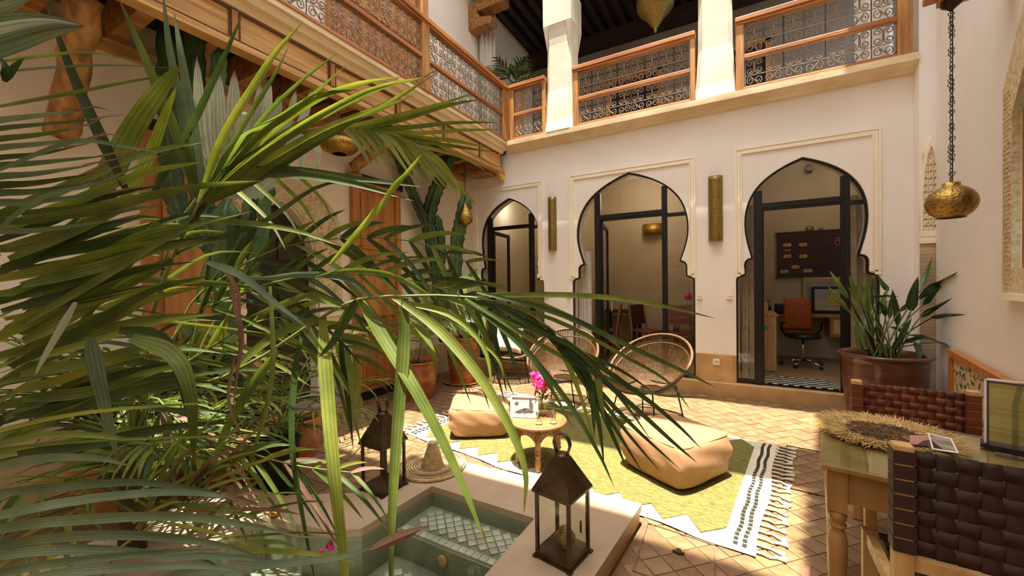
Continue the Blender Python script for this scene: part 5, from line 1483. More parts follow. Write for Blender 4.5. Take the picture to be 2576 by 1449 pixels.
# upper gallery sofa and parasol-like furniture glimpsed through the rail
o = thing('gallery_bench', 'dark padded bench against the back wall of the upper gallery', 'bench', (.9, 8.1, 3.85)); m = MB(); m.box(-.7,.7,-.3,.3,.0,.5); bevel(m.build('seat', BLACK, o), .04); m = MB(); m.box(-.7,.7,.25,.45,.12,.95); bevel(m.build('backrest', BLACK, o), .05)
o = thing('side_table', 'low wooden side table in the upper gallery behind the middle railing', 'table', (-1.3, 7.2, 3.85)); m = MB(); m.box(-.4,.4,-.3,.3,.45,.5); m.build('table_top', CEDAR_X, o)
for sx in (-.34,.34):
    for sy in (-.24,.24): m = MB(); m.box(sx-.03,sx+.03,sy-.03,sy+.03,0,.45); m.build('leg', CEDAR_X, o)
curtain('curtain', 'white curtain hanging at the far right of the upper gallery', (1.35, 6.5), (1.66, 6.3), 3.86, 6.9, 4, .05, CURTAIN_W)

# added fill lights brightening the rooms behind the arches, no fitting modelled
for (x, y, z, e) in ((-1.3, 7.4, 3.1, 9), (1.3, 7.3, 3.1, 4), (-4.0, 7.3, 3.1, 5)):
    ld = bpy.data.lights.new('room_fill_light', 'POINT'); ld.energy = e; ld.shadow_soft_size = .25; ld.color = (1.0, .86, .66)
    lo = bpy.data.objects.new('room_fill_light', ld); COL.objects.link(lo); lo.location = (x, y, z)

o = thing('flower_vase', 'vase with a magenta sprig on the indoor table behind the middle arch', 'vase', (-.72, 7.75, ZS+.75))
m = MB(); m.lathe([(0,0),(.03,0),(.035,.06),(.018,.12),(.022,.15)], 14, capt=False); m.build('vase_glass', GLASS_C, o, True)
m = MB(); m.tube([(0,0,.02),(.0,0,.15),(.02,0,.30)], .004, 5); m.tube([(0,0,.1),(.1,0,.24),(.28,0,.3)], .003, 5); m.build('stems', STEM, o)
m = MB(); petals(m, Vector((.01,0,.30)), 160, .075, .016); m.build('flower_heads', FLOWER, o, kind='stuff')
# ================================================================== PLANTS
def cr(pts, n):
    """Catmull-Rom through pts, n+1 samples."""
    P = [pts[0]*2-pts[1]]+list(pts)+[pts[-1]*2-pts[-2]]; out = []; S = len(pts)-1
    for k in range(n+1):
        u = k/n*S; i = min(int(u), S-1); t = u-i; p0, p1, p2, p3 = P[i], P[i+1], P[i+2], P[i+3]
        out.append(.5*((2*p1)+(p2-p0)*t+(2*p0-5*p1+4*p2-p3)*t*t+(3*p1-p0-3*p2+p3)*t**3))
    return out
def keepin(m):
    # leaves that reach the left wall lie against it instead of passing through
    m.v = [((-4.262 if (x < -4.262 and y < YW) else x), min(y, YW-.03) if (x < -3.2 and z < 3.6 and y < 6.2) else y, z) for x, y, z in m.v]
def blade(pts, w, side=None, fold=.22, tipq=2.2, base=.5, pleat=False, hang=None):
    """pts: centre line; side: a vector the blade's flat side roughly faces."""
    n = len(pts)-1; m = MB(); rows = []; ps = None
    for i, p in enumerate(pts):
        t = (pts[min(i+1, n)]-pts[max(i-1, 0)]); t.normalize()
        f = side if side is not None else Vector((0, 0, 1))
        s_ = t.cross(f)
        if s_.length < .05: s_ = ps if ps is not None else t.cross(Vector((1, 0, 0)))
        s_ = s_.normalized()
        if ps is not None and s_.dot(ps) < 0: s_ = -s_
        ps = s_; nn_ = s_.cross(t)
        u = i/n; ww = w*(base+(1-base)*min(1, u/.2))*max(0.0, 1-u**tipq)**.8
        ww = max(ww, w*.02)
        if pleat:
            rows.append([p-s_*ww/2, p-s_*ww*.25+nn_*ww*.09, p, p+s_*ww*.25+nn_*ww*.09, p+s_*ww/2] if False else [p-s_*ww/2+nn_*ww*fold*.9, p-s_*ww*.27+nn_*ww*fold*.25, p, p+s_*ww*.27+nn_*ww*fold*.25, p+s_*ww/2+nn_*ww*fold*.9])
        else: rows.append([p-s_*ww/2+nn_*ww*fold, p, p+s_*ww/2+nn_*ww*fold])
    m.grid(rows); m.uvc = len(rows[0]); keepin(m); return m
def pxb(pl, w, d=None, twist=0.0, **kw):
    """blade whose centre line passes the real places seen at pl=[(x,y,depth)..]; w = width in metres."""
    pts = [D(*p) if len(p) == 3 else D(p[0], p[1], d) for p in pl]
    pts = cr(pts, max(8, 3*len(pts)))
    v = (CAM-pts[len(pts)//2]).normalized(); t = (pts[-1]-pts[0]).normalized()
    v = Matrix.Rotation(twist, 3, t) @ v
    return blade(pts, w, v, **kw)
LM = [LEAF_D, LEAF_M, LEAF_Y, LEAF_G, LEAF_P, LEAF_B]
def auto_leaflets(frond, rach, n, L, w, mats, ang0=62, ang1=22, droop=.5, plane=None, t0=.18, lm=None, jitter=.12, acc=None, seg=6, hangdown=0.0):
    N = len(rach)-1
    for k in range(n):
        u = t0+(1-t0)*(k+.5)/n
        i = min(int(u*N), N-1); p = rach[i].lerp(rach[i+1], u*N-i); T = (rach[min(i+2, N)]-rach[max(i-1, 0)]).normalized()
        up = plane if plane is not None else Vector((0, 0, 1))
        s_ = T.cross(up)
        if s_.length < .1: s_ = T.cross(Vector((.3, .9, 0)))
        s_.normalize(); nn_ = s_.cross(T).normalized()
        prof = math.sin(PI*min(1, (.12+.88*u))**.9)*.75+.28
        for sg in (-1, 1):
            a = R(ang0+(ang1-ang0)*u+random.gauss(0, 5))
            d = (T*math.cos(a)+s_*sg*math.sin(a)+nn_*random.uniform(.0, .35)).normalized()
            d = (d+Vector((0, 0, -hangdown))).normalized()
            Lk = L*prof*random.uniform(.85, 1.12); q = p.copy(); pts = [q.copy()]
            for j in range(seg):
                d = (d+Vector((random.gauss(0, jitter*.35), random.gauss(0, jitter*.35), -droop*(.5+j/seg)/seg*1.4))).normalized(); q = q+d*Lk/seg; pts.append(q.copy())
            b = blade(pts, w*random.uniform(.8, 1.15), nn_ if nn_.z > -.2 else -nn_, fold=.2, tipq=2.0)
            mt = random.choice(mats)
            if acc is not None: acc.setdefault(mt.name, (mt, MB()))[1].add(b.v, b.f)
            else: b.build('leaflet', mt, frond, True)
def frond_parts(plant, rach, r0=.009, mt=None):
    m = MB(); N = len(rach)-1; m.tube(rach, [r0*(1-.75*i/N) for i in range(N+1)], 6); keepin(m); return m.build('frond', mt or STEM, plant, True)
def make_frond(plant, pts, n, L, w, mats, **kw):
    rach = cr(pts, 14); f = frond_parts(plant, rach, kw.pop('r0', .008)); auto_leaflets(f, rach, n, L, w, mats, **kw); return f
def arc_frond(crown, az, elev, length, bend):
    d = Vector((math.cos(az)*math.cos(elev), math.sin(az)*math.cos(elev), math.sin(elev))); p = crown.copy(); pts = [p.copy()]
    for k in range(6):
        p = p+d*length/6; pts.append(p.copy()); d = (d+Vector((0, 0, -bend/6))).normalized()
    return pts

random.seed(31)
def pot(nm, label, c, r, h, mt, belly=1.0, rim=.03, rings=0, group=None, foot=.72, saucer=False, soil=True):
    o = thing(nm, label, 'plant pot', c, 0, group)
    n = 14; prf = [(.0, 0), (r*foot, 0)]
    for k in range(n+1):
        t = k/n; rr = r*(foot+(1-foot)*t**.8+.10*belly*math.sin(PI*t))*(.93)
        if rings and .62 < t < .9 and k % 2: rr *= 1.02
        prf.append((rr, h*t*.93+.01))
    prf += [(r*.97, h*.945), (r*1.0, h*.955), (r*1.03, h*.97), (r*1.02, h*.99), (r*.98, h), (r*.92, h), (r*.88, h*.96), (r*.86, h*.82)]
    m = MB(); m.lathe(prf, 40, capb=False, capt=False); m.build('pot_body', mt, o, True)
    m = MB(); m.lathe([(0, h*.86), (r*.5, h*.87), (r*.9, h*.85)], 28, fr=lambda a, z: 1+.02*math.sin(5*a)); m.build('soil', SOIL, o, True)
    if saucer:
        m = MB(); m.lathe([(0,0),(r*.95,0),(r*1.12,.02),(r*1.1,.03),(r*.9,.012),(0,.012)], 36); m.build('saucer', mt, o, True)
    return o
# ---- big glazed pot with a paddle-leaved plant
BPC = Vector((1.31, 5.24, 0))
pot('glazed_pot', 'huge brown glazed pot with the paddle leaved plant at the right pilaster', BPC, .352, .76, BROWNGLAZE, .35, foot=.80)
bp = thing('strelitzia_plant', 'plant with many upright paddle leaves growing from the huge brown pot', 'plant', (BPC.x, BPC.y, .65))
def L8(p): return (2060+p[0]*.2209, 640+p[1]*.2209)
PL = [((330,500),(230,330),(125,185),70,1),((330,620),(220,480),(100,360),50,1),((340,650),(260,580),(180,520),30,1),((480,560),(410,420),(340,235),80,1),((500,560),(420,470),(320,360),70,1),((540,440),(490,360),(445,262),50,1),((560,700),(560,450),(550,225),70,1),((640,560),(620,400),(650,230),80,0),((780,420),(720,340),(665,235),80,0),((500,1080),(440,850),(480,690),90,1),((600,820),(590,720),(625,620),70,1),((760,700),(730,600),(650,515),50,0),((890,800),(870,600),(835,395),80,0),((800,730),(810,600),(845,400),60,0),((750,690),(730,550),(760,415),80,1),((600,490),(760,470),(920,480),35,0),((1050,640),(1080,450),(1130,255),110,0),((1165,390),(1220,250),(1290,30),60,1),((1140,500),(1350,330),(1585,195),100,0),((1190,570),(1270,470),(1400,350),80,0),((1160,710),(1300,620),(1520,495),70,0),((1290,720),(1450,690),(1680,685),60,0),((920,650),(1000,580),(1080,520),50,0),((850,1070),(930,950),(1060,715),80,0),((970,880),(880,840),(805,825),50,1),((1040,920),(1250,960),(1500,1070),50,0),((1090,1000),(1130,1100),(1130,1260),90,2),((980,1000),(1100,960),(1200,950),60,0),((520,900),(530,780),(560,660),80,1),((680,980),(690,840),(640,700),70,0),((430,700),(400,600),(350,520),60,1),((1340,1000),(1430,1020),(1500,1060),30,0)]
PM = [PADDLE, LEAF_M, LEAF_P]
PADDLE_Y = mat('paddle_leaf_yellowgreen', '#46602a', '#6e8a3e', .35, 3, rnd=.15, trans=.2)  # yellower green for part of the paddle leaves
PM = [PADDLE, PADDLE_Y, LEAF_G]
inv = bp.matrix_basis.inverted() if False else Matrix.Translation((-BPC.x, -BPC.y, -.65))
for i, (a, b, c, w, mi) in enumerate(PL):
    off = .55*((c[0]-700)/900)*0+random.uniform(-.16, .16); d0 = 3.92+off*.4; d1 = 3.92+off
    def cl(p, d):
        v = ray(*p); kk = (RW0-CAM).dot(RWN)/v.dot(RWN); ky = (YN-.06)/v.y
        return D(*p, min(d, ky, kk-.05) if kk > 0 else min(d, ky))
    A, B, C = cl(L8(a), d0), cl(L8(b), (d0+d1)/2), cl(L8(c), d1)
    pts = cr([A, B, C], 10); v = (CAM-B).normalized(); v = Matrix.Rotation(random.uniform(-.7, .7), 3, (C-A).normalized()) @ v
    m = blade(pts, w*.2209*3.92/F0*.92, v, fold=.2, tipq=2.0, base=.35)
    m.v = [tuple(inv @ Vector(q)) for q in m.v]
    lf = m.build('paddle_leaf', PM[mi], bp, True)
    bs = Vector((BPC.x+random.uniform(-.12, .12), BPC.y+random.uniform(-.1, .1), .66)); mid = bs.lerp(A, .5)+Vector((0, 0, .05))
    m = MB(); m.tube([inv @ q for q in cr([bs, mid, A, B], 9)], [.008, .008, .007, .007, .006, .006, .005, .004, .003, .002], 5); m.build('leaf_stalk', STEM if i % 3 else PADDLE, lf, True)

# ---- terracotta pots on the left
pA = onz(598, 1040, .50); pA.z = 0
pot('terracotta_pot', 'round terracotta pot holding the tall branching cactus on the left', pA, .27, .50, TERRACOTTA, .9, rings=1)
pB = Vector((-3.75, 1.02, 0)); pot('terracotta_pot', 'terracotta pot half hidden under palm leaves at the far left', pB, .27, .44, TERRA_DULL, .7)
pC = Vector((-3.66, 3.92, 0)); pot('terracotta_pot', 'banded terracotta pot in front of the open wooden door leaf', pC, .27, .50, TERRACOTTA, 1.0, rings=1)
pD = Vector((-3.62, 4.86, 0)); pot('terracotta_pot', 'tall smooth terracotta pot in the corner holding the second cactus', pD, .265, .70, TERRACOTTA, .25, foot=.70, saucer=True)
# stone cover for pot box? small block seen behind pot A
m = MB(); m.box(-.05, .05, -.05, .05, 0, .62); tag(bevel(m.build('wooden_post_block', PINE, None, loc=(-4.12, 2.12, .17)), .01), 'pale upright wooden block on the grey step beside the arched doorway', 'wood block')

def cactus(label, base, arms, d, group=None):
    o = thing('candelabra_cactus', label, 'cactus', base)
    I = Matrix.Translation(-Vector(base))
    for idx, (pl, w) in enumerate(arms):
        pts = cr([D(x, y, min(d+dd, onx(x, y, -4.12).dot(_f)-CAM.dot(_f) if ray(x, y).x < -.3 else 99)) for x, y, dd in pl], 7*len(pl)); n = len(pts); R0 = w*d/F0/2
        m = MB(); K = 20; rows = []
        fx = None
        for i, p in enumerate(pts):
            t = (pts[min(i+1, n-1)]-pts[max(i-1, 0)]).normalized()
            if fx is None: fx = t.cross(Vector((0, 1, .2))).normalized()
            fx = (fx-t*fx.dot(t)).normalized(); fy = t.cross(fx); u = i/(n-1)
            rr = R0*(1+.10*math.sin(i*2.1))*min(1, .75+u*3)*(1 if u < .93 else max(.15, (1-u)/.07))
            row = []
            for k in range(K+1):
                a = 2*PI*k/K; q = rr*(.72+.42*abs(math.cos(a*2.5))**3+.05*(i % 2)*abs(math.cos(a*2.5))**6); row.append(I @ (p+(fx*math.cos(a)+fy*math.sin(a))*q))
            rows.append(row)
        m.grid(rows)
        m.build('cactus_arm' if idx else 'cactus_trunk', CACTUS, o, True)
    return o
cactus('tall dark green branching cactus reaching past the top of the picture on the left', (pA.x, pA.y, .43), [
    ([(582, 1040, 0), (574, 850, 0), (570, 640, 0), (572, 500, 0)], 52),
    ([(570, 660, 0), (535, 600, 0), (512, 540, 0), (500, 430, 0), (495, 250, .02), (492, 80, .02), (492, -60, .02)], 40),
    ([(565, 640, 0), (480, 570, .05), (440, 480, .05), (428, 320, .08), (426, 120, .1), (420, -60, .1)], 44),
    ([(585, 660, 0), (615, 600, 0), (628, 530, 0), (640, 470, 0), (660, 440, 0)], 30),
    ([(600, 740, 0), (640, 660, 0), (662, 580, 0), (668, 500, 0), (690, 470, 0)], 26),
    ([(505, 360, 0), (535, 320, 0), (548, 220, 0), (552, 120, 0)], 30),
    ([(540, 640, 0), (510, 600, 0), (525, 520, 0), (522, 470, 0)], 26)], (pA-CAM).dot(_f))
cactus('branching cactus rising from the tall corner pot, its left edges catching sunlight', (pD.x, pD.y, .60), [
    ([(1118, 860, 0), (1105, 760, 0), (1098, 650, 0), (1085, 560, 0)], 30),
    ([(1098, 680, 0), (1078, 560, 0), (1092, 490, 0), (1118, 430, 0), (1138, 350, 0)], 32),
    ([(1088, 600, 0), (1052, 520, 0), (1022, 450, 0), (998, 380, 0)], 22),
    ([(1108, 790, 0), (1140, 700, 0), (1148, 610, 0), (1160, 550, 0), (1174, 485, 0)], 32),
    ([(1106, 720, 0), (1112, 620, 0), (1100, 540, 0)], 16)], (pD-CAM).dot(_f))

# ---- palm in pot C, sunlit arching fronds
def pot_palm(label, base, fr, n, L, w, mats, length, bend, droop=.55, el=(50, 80), cat='palm', az0=0, r0=.008, name='potted_palm', **kw):
    o = thing(name, label, cat, (0, 0, 0))
    for k in range(fr):
        az = az0+2*PI*k/fr+random.uniform(-.3, .3); make_frond(o, arc_frond(Vector(base), az, R(random.uniform(*el)), length*random.uniform(.8, 1.15), bend), n, L, w, mats, droop=droop, t0=.35, r0=r0, **kw)
    return o
pot_palm('sunlit yellow-green palm growing from the banded terracotta pot', (pC.x, pC.y, .45), 8, 13, .42, .028, [LEAF_Y, LEAF_M, LEAF_Y], 1.15, 1.15, 1.0, seg=5)
pot_palm('dark palm standing on the upper gallery behind the corner railing', D(1292, 235, 7.4), 9, 10, .34, .03, [LEAF_D, LEAF_M, LEAF_D], .72, 1.4, .9, az0=.4, seg=4)
pot('gallery_pot', 'pot of the upper gallery palm, hidden behind the railing', (D(1292, 235, 7.4).x, D(1292, 235, 7.4).y, 3.846), .2, max(.3, D(1292, 235, 7.4).z-3.846+.05), TERRA_DULL)
# broad leaved plant beside pot D (sunlit monstera-like leaves)
def broad_plant(label, base, leaves, mt, group=None):
    o = thing('broad_leaf_plant', label, 'plant', (0, 0, 0)); base = Vector(base)
    for (x, y, d, L, w, rot) in leaves:
        c = D(x, y, d); dirv = Vector((math.cos(rot), random.uniform(-.3, .3), math.sin(rot))).normalized(); dirv = (_r*math.cos(rot)+_u*math.sin(rot)+_f*random.uniform(-.3, .3)).normalized()
        pts = [c-dirv*L/2, c-dirv*L*.15+Vector((0, 0, .02)), c+dirv*L*.2+Vector((0, 0, .01)), c+dirv*L/2+Vector((0, 0, -.03))]
        v = ((CAM-c).normalized()+Vector((0, 0, random.uniform(.2, 1.2)))).normalized()
        m = blade(cr(pts, 8), w, v, fold=.14, tipq=2.2, base=.6); lf = m.build('broad_leaf', random.choice(mt), o, True)
        m = MB(); m.tube(cr([base, base.lerp(pts[0], .5)+Vector((0, 0, .06)), pts[0]], 6), .004, 4); m.build('leaf_stalk', STEM, lf, True)
    return o
random.seed(5)
broad_plant('glossy broad leaved plant catching sun beside the tall corner pot', (pD.x, pD.y, .6), [(1120+random.uniform(-10, 100), 760+random.uniform(-70, 70), 5.5+random.uniform(-.3, .2), .26, .12, random.uniform(-2.4, .3)) for k in range(20)], [LEAF_D, LEAF_M, LEAF_Y])
broad_plant('bright sunlit broad leaved plant glimpsed through the palms behind the cactus pot', (-3.35, 2.10, .3), [(500+random.uniform(-70, 75), 930+random.uniform(-110, 130), 3.0+random.uniform(-.25, .3), .22, .08, random.uniform(-2.6, .4)) for k in range(34)], [LEAF_M, LEAF_Y, LEAF_M])
pot('terracotta_pot', 'small dark pot under the sunlit broad leaved plant on the left', (-3.35, 2.10, 0), .17, .34, TERRA_DULL)

# ---- foreground palm 1
random.seed(77)
P1 = thing('foreground_palm', 'large nearby palm whose long leaflets arch over the pool and lanterns', 'palm', (0, 0, 0))
C1 = Vector((-2.74, .80, .62))
m = MB(); m.tube([(C1.x-.02, C1.y, .12), (C1.x, C1.y, .4), (C1.x, C1.y, .78)], [.06, .055, .05], 10); m.build('palm_stem', PALMSTEM, P1, True)
ROOT = [None]
def pxfrond(plant, pl, r0=.008):
    pts = [D(*p) for p in pl]
    if ROOT[0] is not None: pts = [ROOT[0].copy()]+pts
    return frond_parts(plant, cr(pts, 18), r0)
ROOT[0] = C1
def blades(fr, lst, twist=.5, sc=1.0, pleat=True):
    for (pl, w, mi) in lst:
        d = pl[len(pl)//2][2]
        pxb(pl, w*d/F0*sc, twist=random.uniform(-twist, twist), pleat=pleat, fold=random.uniform(.1, .25)).build('leaflet', LM[mi], fr, True)
# frond P: low arching one, long leaflets hanging into the picture centre
fP = pxfrond(P1, [(335, 960, 2.0), (450, 975, 1.85), (600, 932, 1.7), (810, 797, 1.5), (900, 754, 1.42), (1000, 745, 1.38), (1150, 745, 1.35), (1290, 768, 1.33), (1420, 850, 1.30), (1500, 910, 1.28)], .009)
blades(fP, [
 ([(812, 797, 1.5), (822, 950, 1.42), (838, 1150, 1.32), (862, 1380, 1.24), (885, 1600, 1.18)], 40, 2),
 ([(1018, 750, 1.38), (1012, 900, 1.34), (998, 1080, 1.28), (985, 1300, 1.22), (982, 1520, 1.18)], 36, 1),
 ([(905, 754, 1.42), (962, 850, 1.38), (1060, 1010, 1.3), (1150, 1190, 1.25), (1222, 1368, 1.2)], 38, 1),
 ([(990, 747, 1.38), (1100, 825, 1.34), (1205, 945, 1.28), (1285, 1080, 1.24), (1322, 1190, 1.22), (1318, 1290, 1.22)], 30, 1),
 ([(1030, 795, 1.4), (1070, 850, 1.38), (1092, 900, 1.36), (1095, 955, 1.36)], 18, 2),
 ([(1015, 760, 1.38), (1130, 790, 1.36), (1215, 870, 1.34), (1240, 985, 1.32)], 18, 2),
 ([(1060, 760, 1.38), (1170, 830, 1.36), (1250, 900, 1.34), (1268, 960, 1.34)], 14, 1),
 ([(1160, 745, 1.35), (1300, 860, 1.32), (1420, 1000, 1.28), (1500, 1130, 1.25), (1545, 1225, 1.23)], 17, 0),
 ([(1100, 742, 1.36), (1250, 800, 1.34), (1340, 900, 1.32), (1400, 1000, 1.3), (1440, 1075, 1.3)], 16, 1),
 ([(1230, 745, 1.34), (1400, 742, 1.3), (1560, 752, 1.28), (1690, 775, 1.26), (1800, 801, 1.25)], 16, 1),
 ([(1200, 735, 1.34), (1400, 788, 1.3), (1600, 880, 1.28), (1730, 940, 1.26), (1800, 975, 1.25)], 16, 0),
 ([(1250, 790, 1.34), (1420, 865, 1.3), (1600, 985, 1.27), (1700, 1065, 1.25), (1765, 1130, 1.24)], 15, 0),
 ([(1170, 750, 1.34), (1330, 850, 1.32), (1480, 930, 1.29), (1640, 990, 1.27), (1800, 1002, 1.25)], 13, 1),
 ([(1290, 768, 1.33), (1450, 900, 1.3), (1590, 1020, 1.27), (1690, 1110, 1.25), (1755, 1165, 1.24)], 16, 0),
 ([(1330, 790, 1.33), (1450, 920, 1.3), (1580, 1060, 1.27), (1712, 1182, 1.25)], 15, 0),
 ([(1360, 805, 1.32), (1470, 950, 1.29), (1570, 1080, 1.27), (1665, 1192, 1.25)], 14, 0),
 ([(1380, 820, 1.32), (1470, 960, 1.29), (1550, 1080, 1.27), (1622, 1198, 1.25)], 15, 0),
 ([(1420, 850, 1.30), (1480, 960, 1.29), (1535, 1080, 1.27), (1580, 1186, 1.25)], 17, 0),
 ([(1440, 865, 1.30), (1478, 960, 1.29), (1505, 1060, 1.27), (1520, 1172, 1.25)], 20, 0),
 ([(1455, 880, 1.30), (1478, 950, 1.29), (1490, 1020, 1.27), (1495, 1100, 1.26)], 22, 0),
 ([(1470, 890, 1.30), (1500, 930, 1.29), (1510, 1000, 1.27), (1522, 1060, 1.26)], 22, 1),
 ([(1380, 830, 1.32), (1430, 920, 1.30), (1465, 1010, 1.28), (1500, 1130, 1.26)], 14, 2),
 ([(1250, 770, 1.33), (1350, 830, 1.31), (1450, 880, 1.29), (1560, 1000, 1.27), (1640, 1110, 1.26)], 14, 0),
 ([(1280, 765, 1.33), (1420, 815, 1.3), (1580, 900, 1.28), (1680, 960, 1.27), (1740, 1035, 1.26)], 12, 1),
 ([(1150, 745, 1.35), (1290, 790, 1.33), (1430, 870, 1.31), (1560, 930, 1.29), (1660, 1000, 1.28)], 14, 0),
 ([(1190, 750, 1.35), (1290, 740, 1.33), (1400, 780, 1.31), (1500, 830, 1.29), (1600, 905, 1.28)], 13, 1),
 ([(900, 754, 1.42), (870, 800, 1.42), (838, 860, 1.44), (800, 900, 1.44)], 26, 0),
 ([(700, 880, 1.6), (620, 990, 1.6), (560, 1100, 1.6), (530, 1200, 1.58)], 24, 1),
 ([(760, 835, 1.55), (740, 960, 1.5), (735, 1120, 1.45), (760, 1290, 1.4), (800, 1500, 1.35)], 17, 0),
 ([(800, 800, 1.5), (700, 840, 1.5), (620, 900, 1.5), (560, 960, 1.5)], 26, 1),
 ([(860, 770, 1.45), (780, 745, 1.45), (700, 770, 1.45), (620, 800, 1.45)], 22, 1),
 ([(940, 750, 1.4), (870, 700, 1.4), (760, 690, 1.4), (660, 700, 1.4), (560, 690, 1.4)], 18, 3),
 ([(1080, 742, 1.37), (980, 690, 1.37), (870, 680, 1.38), (780, 700, 1.4)], 16, 1),
 ([(680, 720, 1.35), (688, 900, 1.33), (672, 1020, 1.3), (640, 1130, 1.3), (610, 1240, 1.3)], 14, 1),
])
# frond A: bright broad leaflets high up
fA = pxfrond(P1, [(330, 950, 2.0), (380, 800, 1.8), (430, 660, 1.62), (500, 512, 1.45), (560, 430, 1.42)], .012)
blades(fA, [
 ([(500, 512, 1.45), (560, 350, 1.4), (650, 200, 1.36), (700, 125, 1.34), (760, 58, 1.32)], 22, 2),
 ([(515, 500, 1.45), (640, 400, 1.4), (790, 300, 1.36), (940, 225, 1.32), (1080, 192, 1.3)], 24, 2),
 ([(530, 495, 1.45), (680, 400, 1.4), (830, 320, 1.36), (960, 268, 1.32), (1105, 180, 1.3)], 22, 2),
 ([(505, 505, 1.46), (620, 380, 1.42), (760, 270, 1.38), (880, 215, 1.34), (1020, 192, 1.32)], 22, 2),
 ([(505, 500, 1.46), (600, 360, 1.42), (700, 300, 1.38), (800, 240, 1.36), (900, 225, 1.34)], 26, 1),
 ([(520, 510, 1.45), (660, 430, 1.4), (800, 345, 1.36), (930, 285, 1.32), (1040, 240, 1.3)], 20, 1),
 ([(500, 512, 1.45), (625, 415, 1.4), (770, 315, 1.36), (900, 240, 1.32), (1010, 205, 1.3)], 16, 1),
 ([(515, 515, 1.46), (650, 450, 1.42), (780, 370, 1.38), (880, 310, 1.36), (960, 265, 1.34)], 16, 0),
 ([(505, 515, 1.45), (575, 380, 1.4), (640, 270, 1.36), (690, 190, 1.34), (725, 120, 1.32)], 15, 1),
 ([(540, 470, 1.44), (640, 350, 1.4), (760, 260, 1.36), (870, 165, 1.34)], 16, 1),
 ([(560, 440, 1.44), (660, 300, 1.4), (750, 210, 1.36), (850, 132, 1.34)], 12, 1),
 ([(560, 430, 1.42), (680, 360, 1.4), (800, 300, 1.38), (950, 235, 1.36)], 12, 0),
 ([(480, 560, 1.5), (560, 450, 1.45), (700, 435, 1.4), (860, 455, 1.35), (1040, 505, 1.32)], 34, 0),
 ([(480, 540, 1.5), (600, 440, 1.45), (740, 430, 1.4), (900, 450, 1.36), (1060, 470, 1.33)], 26, 0),
 ([(500, 500, 1.5), (470, 330, 1.45), (430, 130, 1.4), (410, -20, 1.36)], 26, 3),
 ([(510, 500, 1.5), (490, 340, 1.45), (460, 160, 1.4), (438, 30, 1.38)], 26, 3),
 ([(490, 480, 1.48), (450, 350, 1.44), (400, 230, 1.4), (350, 110, 1.36), (296, -10, 1.32)], 26, 1),
 ([(320, 485, 1.35), (250, 340, 1.3), (200, 230, 1.28), (160, 130, 1.25), (112, -5, 1.22)], 26, 0),
 ([(215, 560, 1.4), (290, 410, 1.36), (350, 300, 1.33), (415, 210, 1.3), (455, 165, 1.3)], 52, 1),
 ([(300, 520, 1.5), (370, 400, 1.45), (410, 300, 1.4), (445, 215, 1.38)], 30, 2),
 ([(380, 500, 1.5), (430, 400, 1.45), (490, 300, 1.42), (560, 150, 1.4), (612, 30, 1.4)], 20, 0),
 ([(400, 560, 1.5), (330, 640, 1.45), (250, 740, 1.4), (180, 860, 1.36)], 36, 1),
 ([(470, 560, 1.5), (600, 560, 1.45), (740, 580, 1.4), (860, 620, 1.36)], 18, 1),
 ([(440, 640, 1.6), (540, 600, 1.5), (660, 560, 1.45), (800, 470, 1.4), (930, 450, 1.38)], 16, 0),
 ([(470, 570, 1.5), (350, 600, 1.42), (200, 680, 1.36), (60, 790, 1.3)], 40, 1),
 ([(450, 600, 1.55), (320, 640, 1.45), (150, 740, 1.38), (-20, 850, 1.32)], 36, 2),
 ([(460, 585, 1.5), (300, 610, 1.42), (120, 640, 1.35), (-30, 700, 1.3)], 38, 0),
 ([(430, 650, 1.6), (300, 720, 1.5), (140, 820, 1.4), (-20, 940, 1.32)], 34, 1),
 ([(950, 540, 1.33), (990, 470, 1.32), (1030, 430, 1.31), (1062, 388, 1.3)], 14, 2),
 ([(830, 665, 1.4), (905, 580, 1.36), (970, 500, 1.34), (1020, 438, 1.32), (1064, 383, 1.3)], 17, 2),
])
blades(fA, [([(1062+18*k, 196-16*k, 1.3), (1080+18*k, 186-16*k, 1.3), (1100+18*k, 178-18*k, 1.3)], 6, 5) for k in range(1)])
# frond B: feather frond, sunlit, upper middle
rb = [(420, 620, 1.95), (560, 450, 1.9), (700, 350, 1.85), (830, 318, 1.8), (920, 324, 1.75), (1010, 345, 1.7), (1090, 388, 1.66)]
fB = pxfrond(P1, rb, .007)
lstB = [([(860, 322, 1.78), (960, 300, 1.7), (1084, 268, 1.64), (1194, 234, 1.6)], 15, 2), ([(900, 323, 1.76), (1010, 300, 1.7), (1116, 268, 1.64), (1207, 250, 1.6)], 17, 1), ([(930, 326, 1.74), (1040, 318, 1.7), (1138, 308, 1.64), (1258, 308, 1.6)], 14, 1), ([(960, 332, 1.73), (1060, 335, 1.7), (1160, 328, 1.64), (1264, 326, 1.6)], 12, 2), ([(985, 338, 1.72), (1070, 348, 1.68), (1148, 354, 1.64), (1242, 376, 1.6)], 14, 2), ([(1010, 345, 1.7), (1080, 358, 1.68), (1160, 370, 1.64), (1245, 383, 1.6)], 12, 1), ([(1050, 365, 1.68), (1110, 380, 1.66), (1164, 396, 1.64), (1224, 430, 1.6)], 10, 2), ([(1060, 372, 1.68), (1105, 410, 1.66), (1148, 460, 1.64), (1160, 505, 1.6)], 14, 2)]
for k in range(12):
    x, y = [(865, 322), (885, 323), (905, 324), (925, 326), (945, 330), (965, 334), (985, 339), (1005, 345), (1025, 353), (1045, 363), (1065, 374), (1085, 386)][k]
    L = 1.0 if k > 3 else .75
    lstB.append(([(x, y, 1.74), (x+30*L, y+28*L, 1.72), (x+62*L, y+75*L, 1.7), (x+92*L+k*2, y+130*L, 1.68)], 15, 2 if k % 3 else 1))
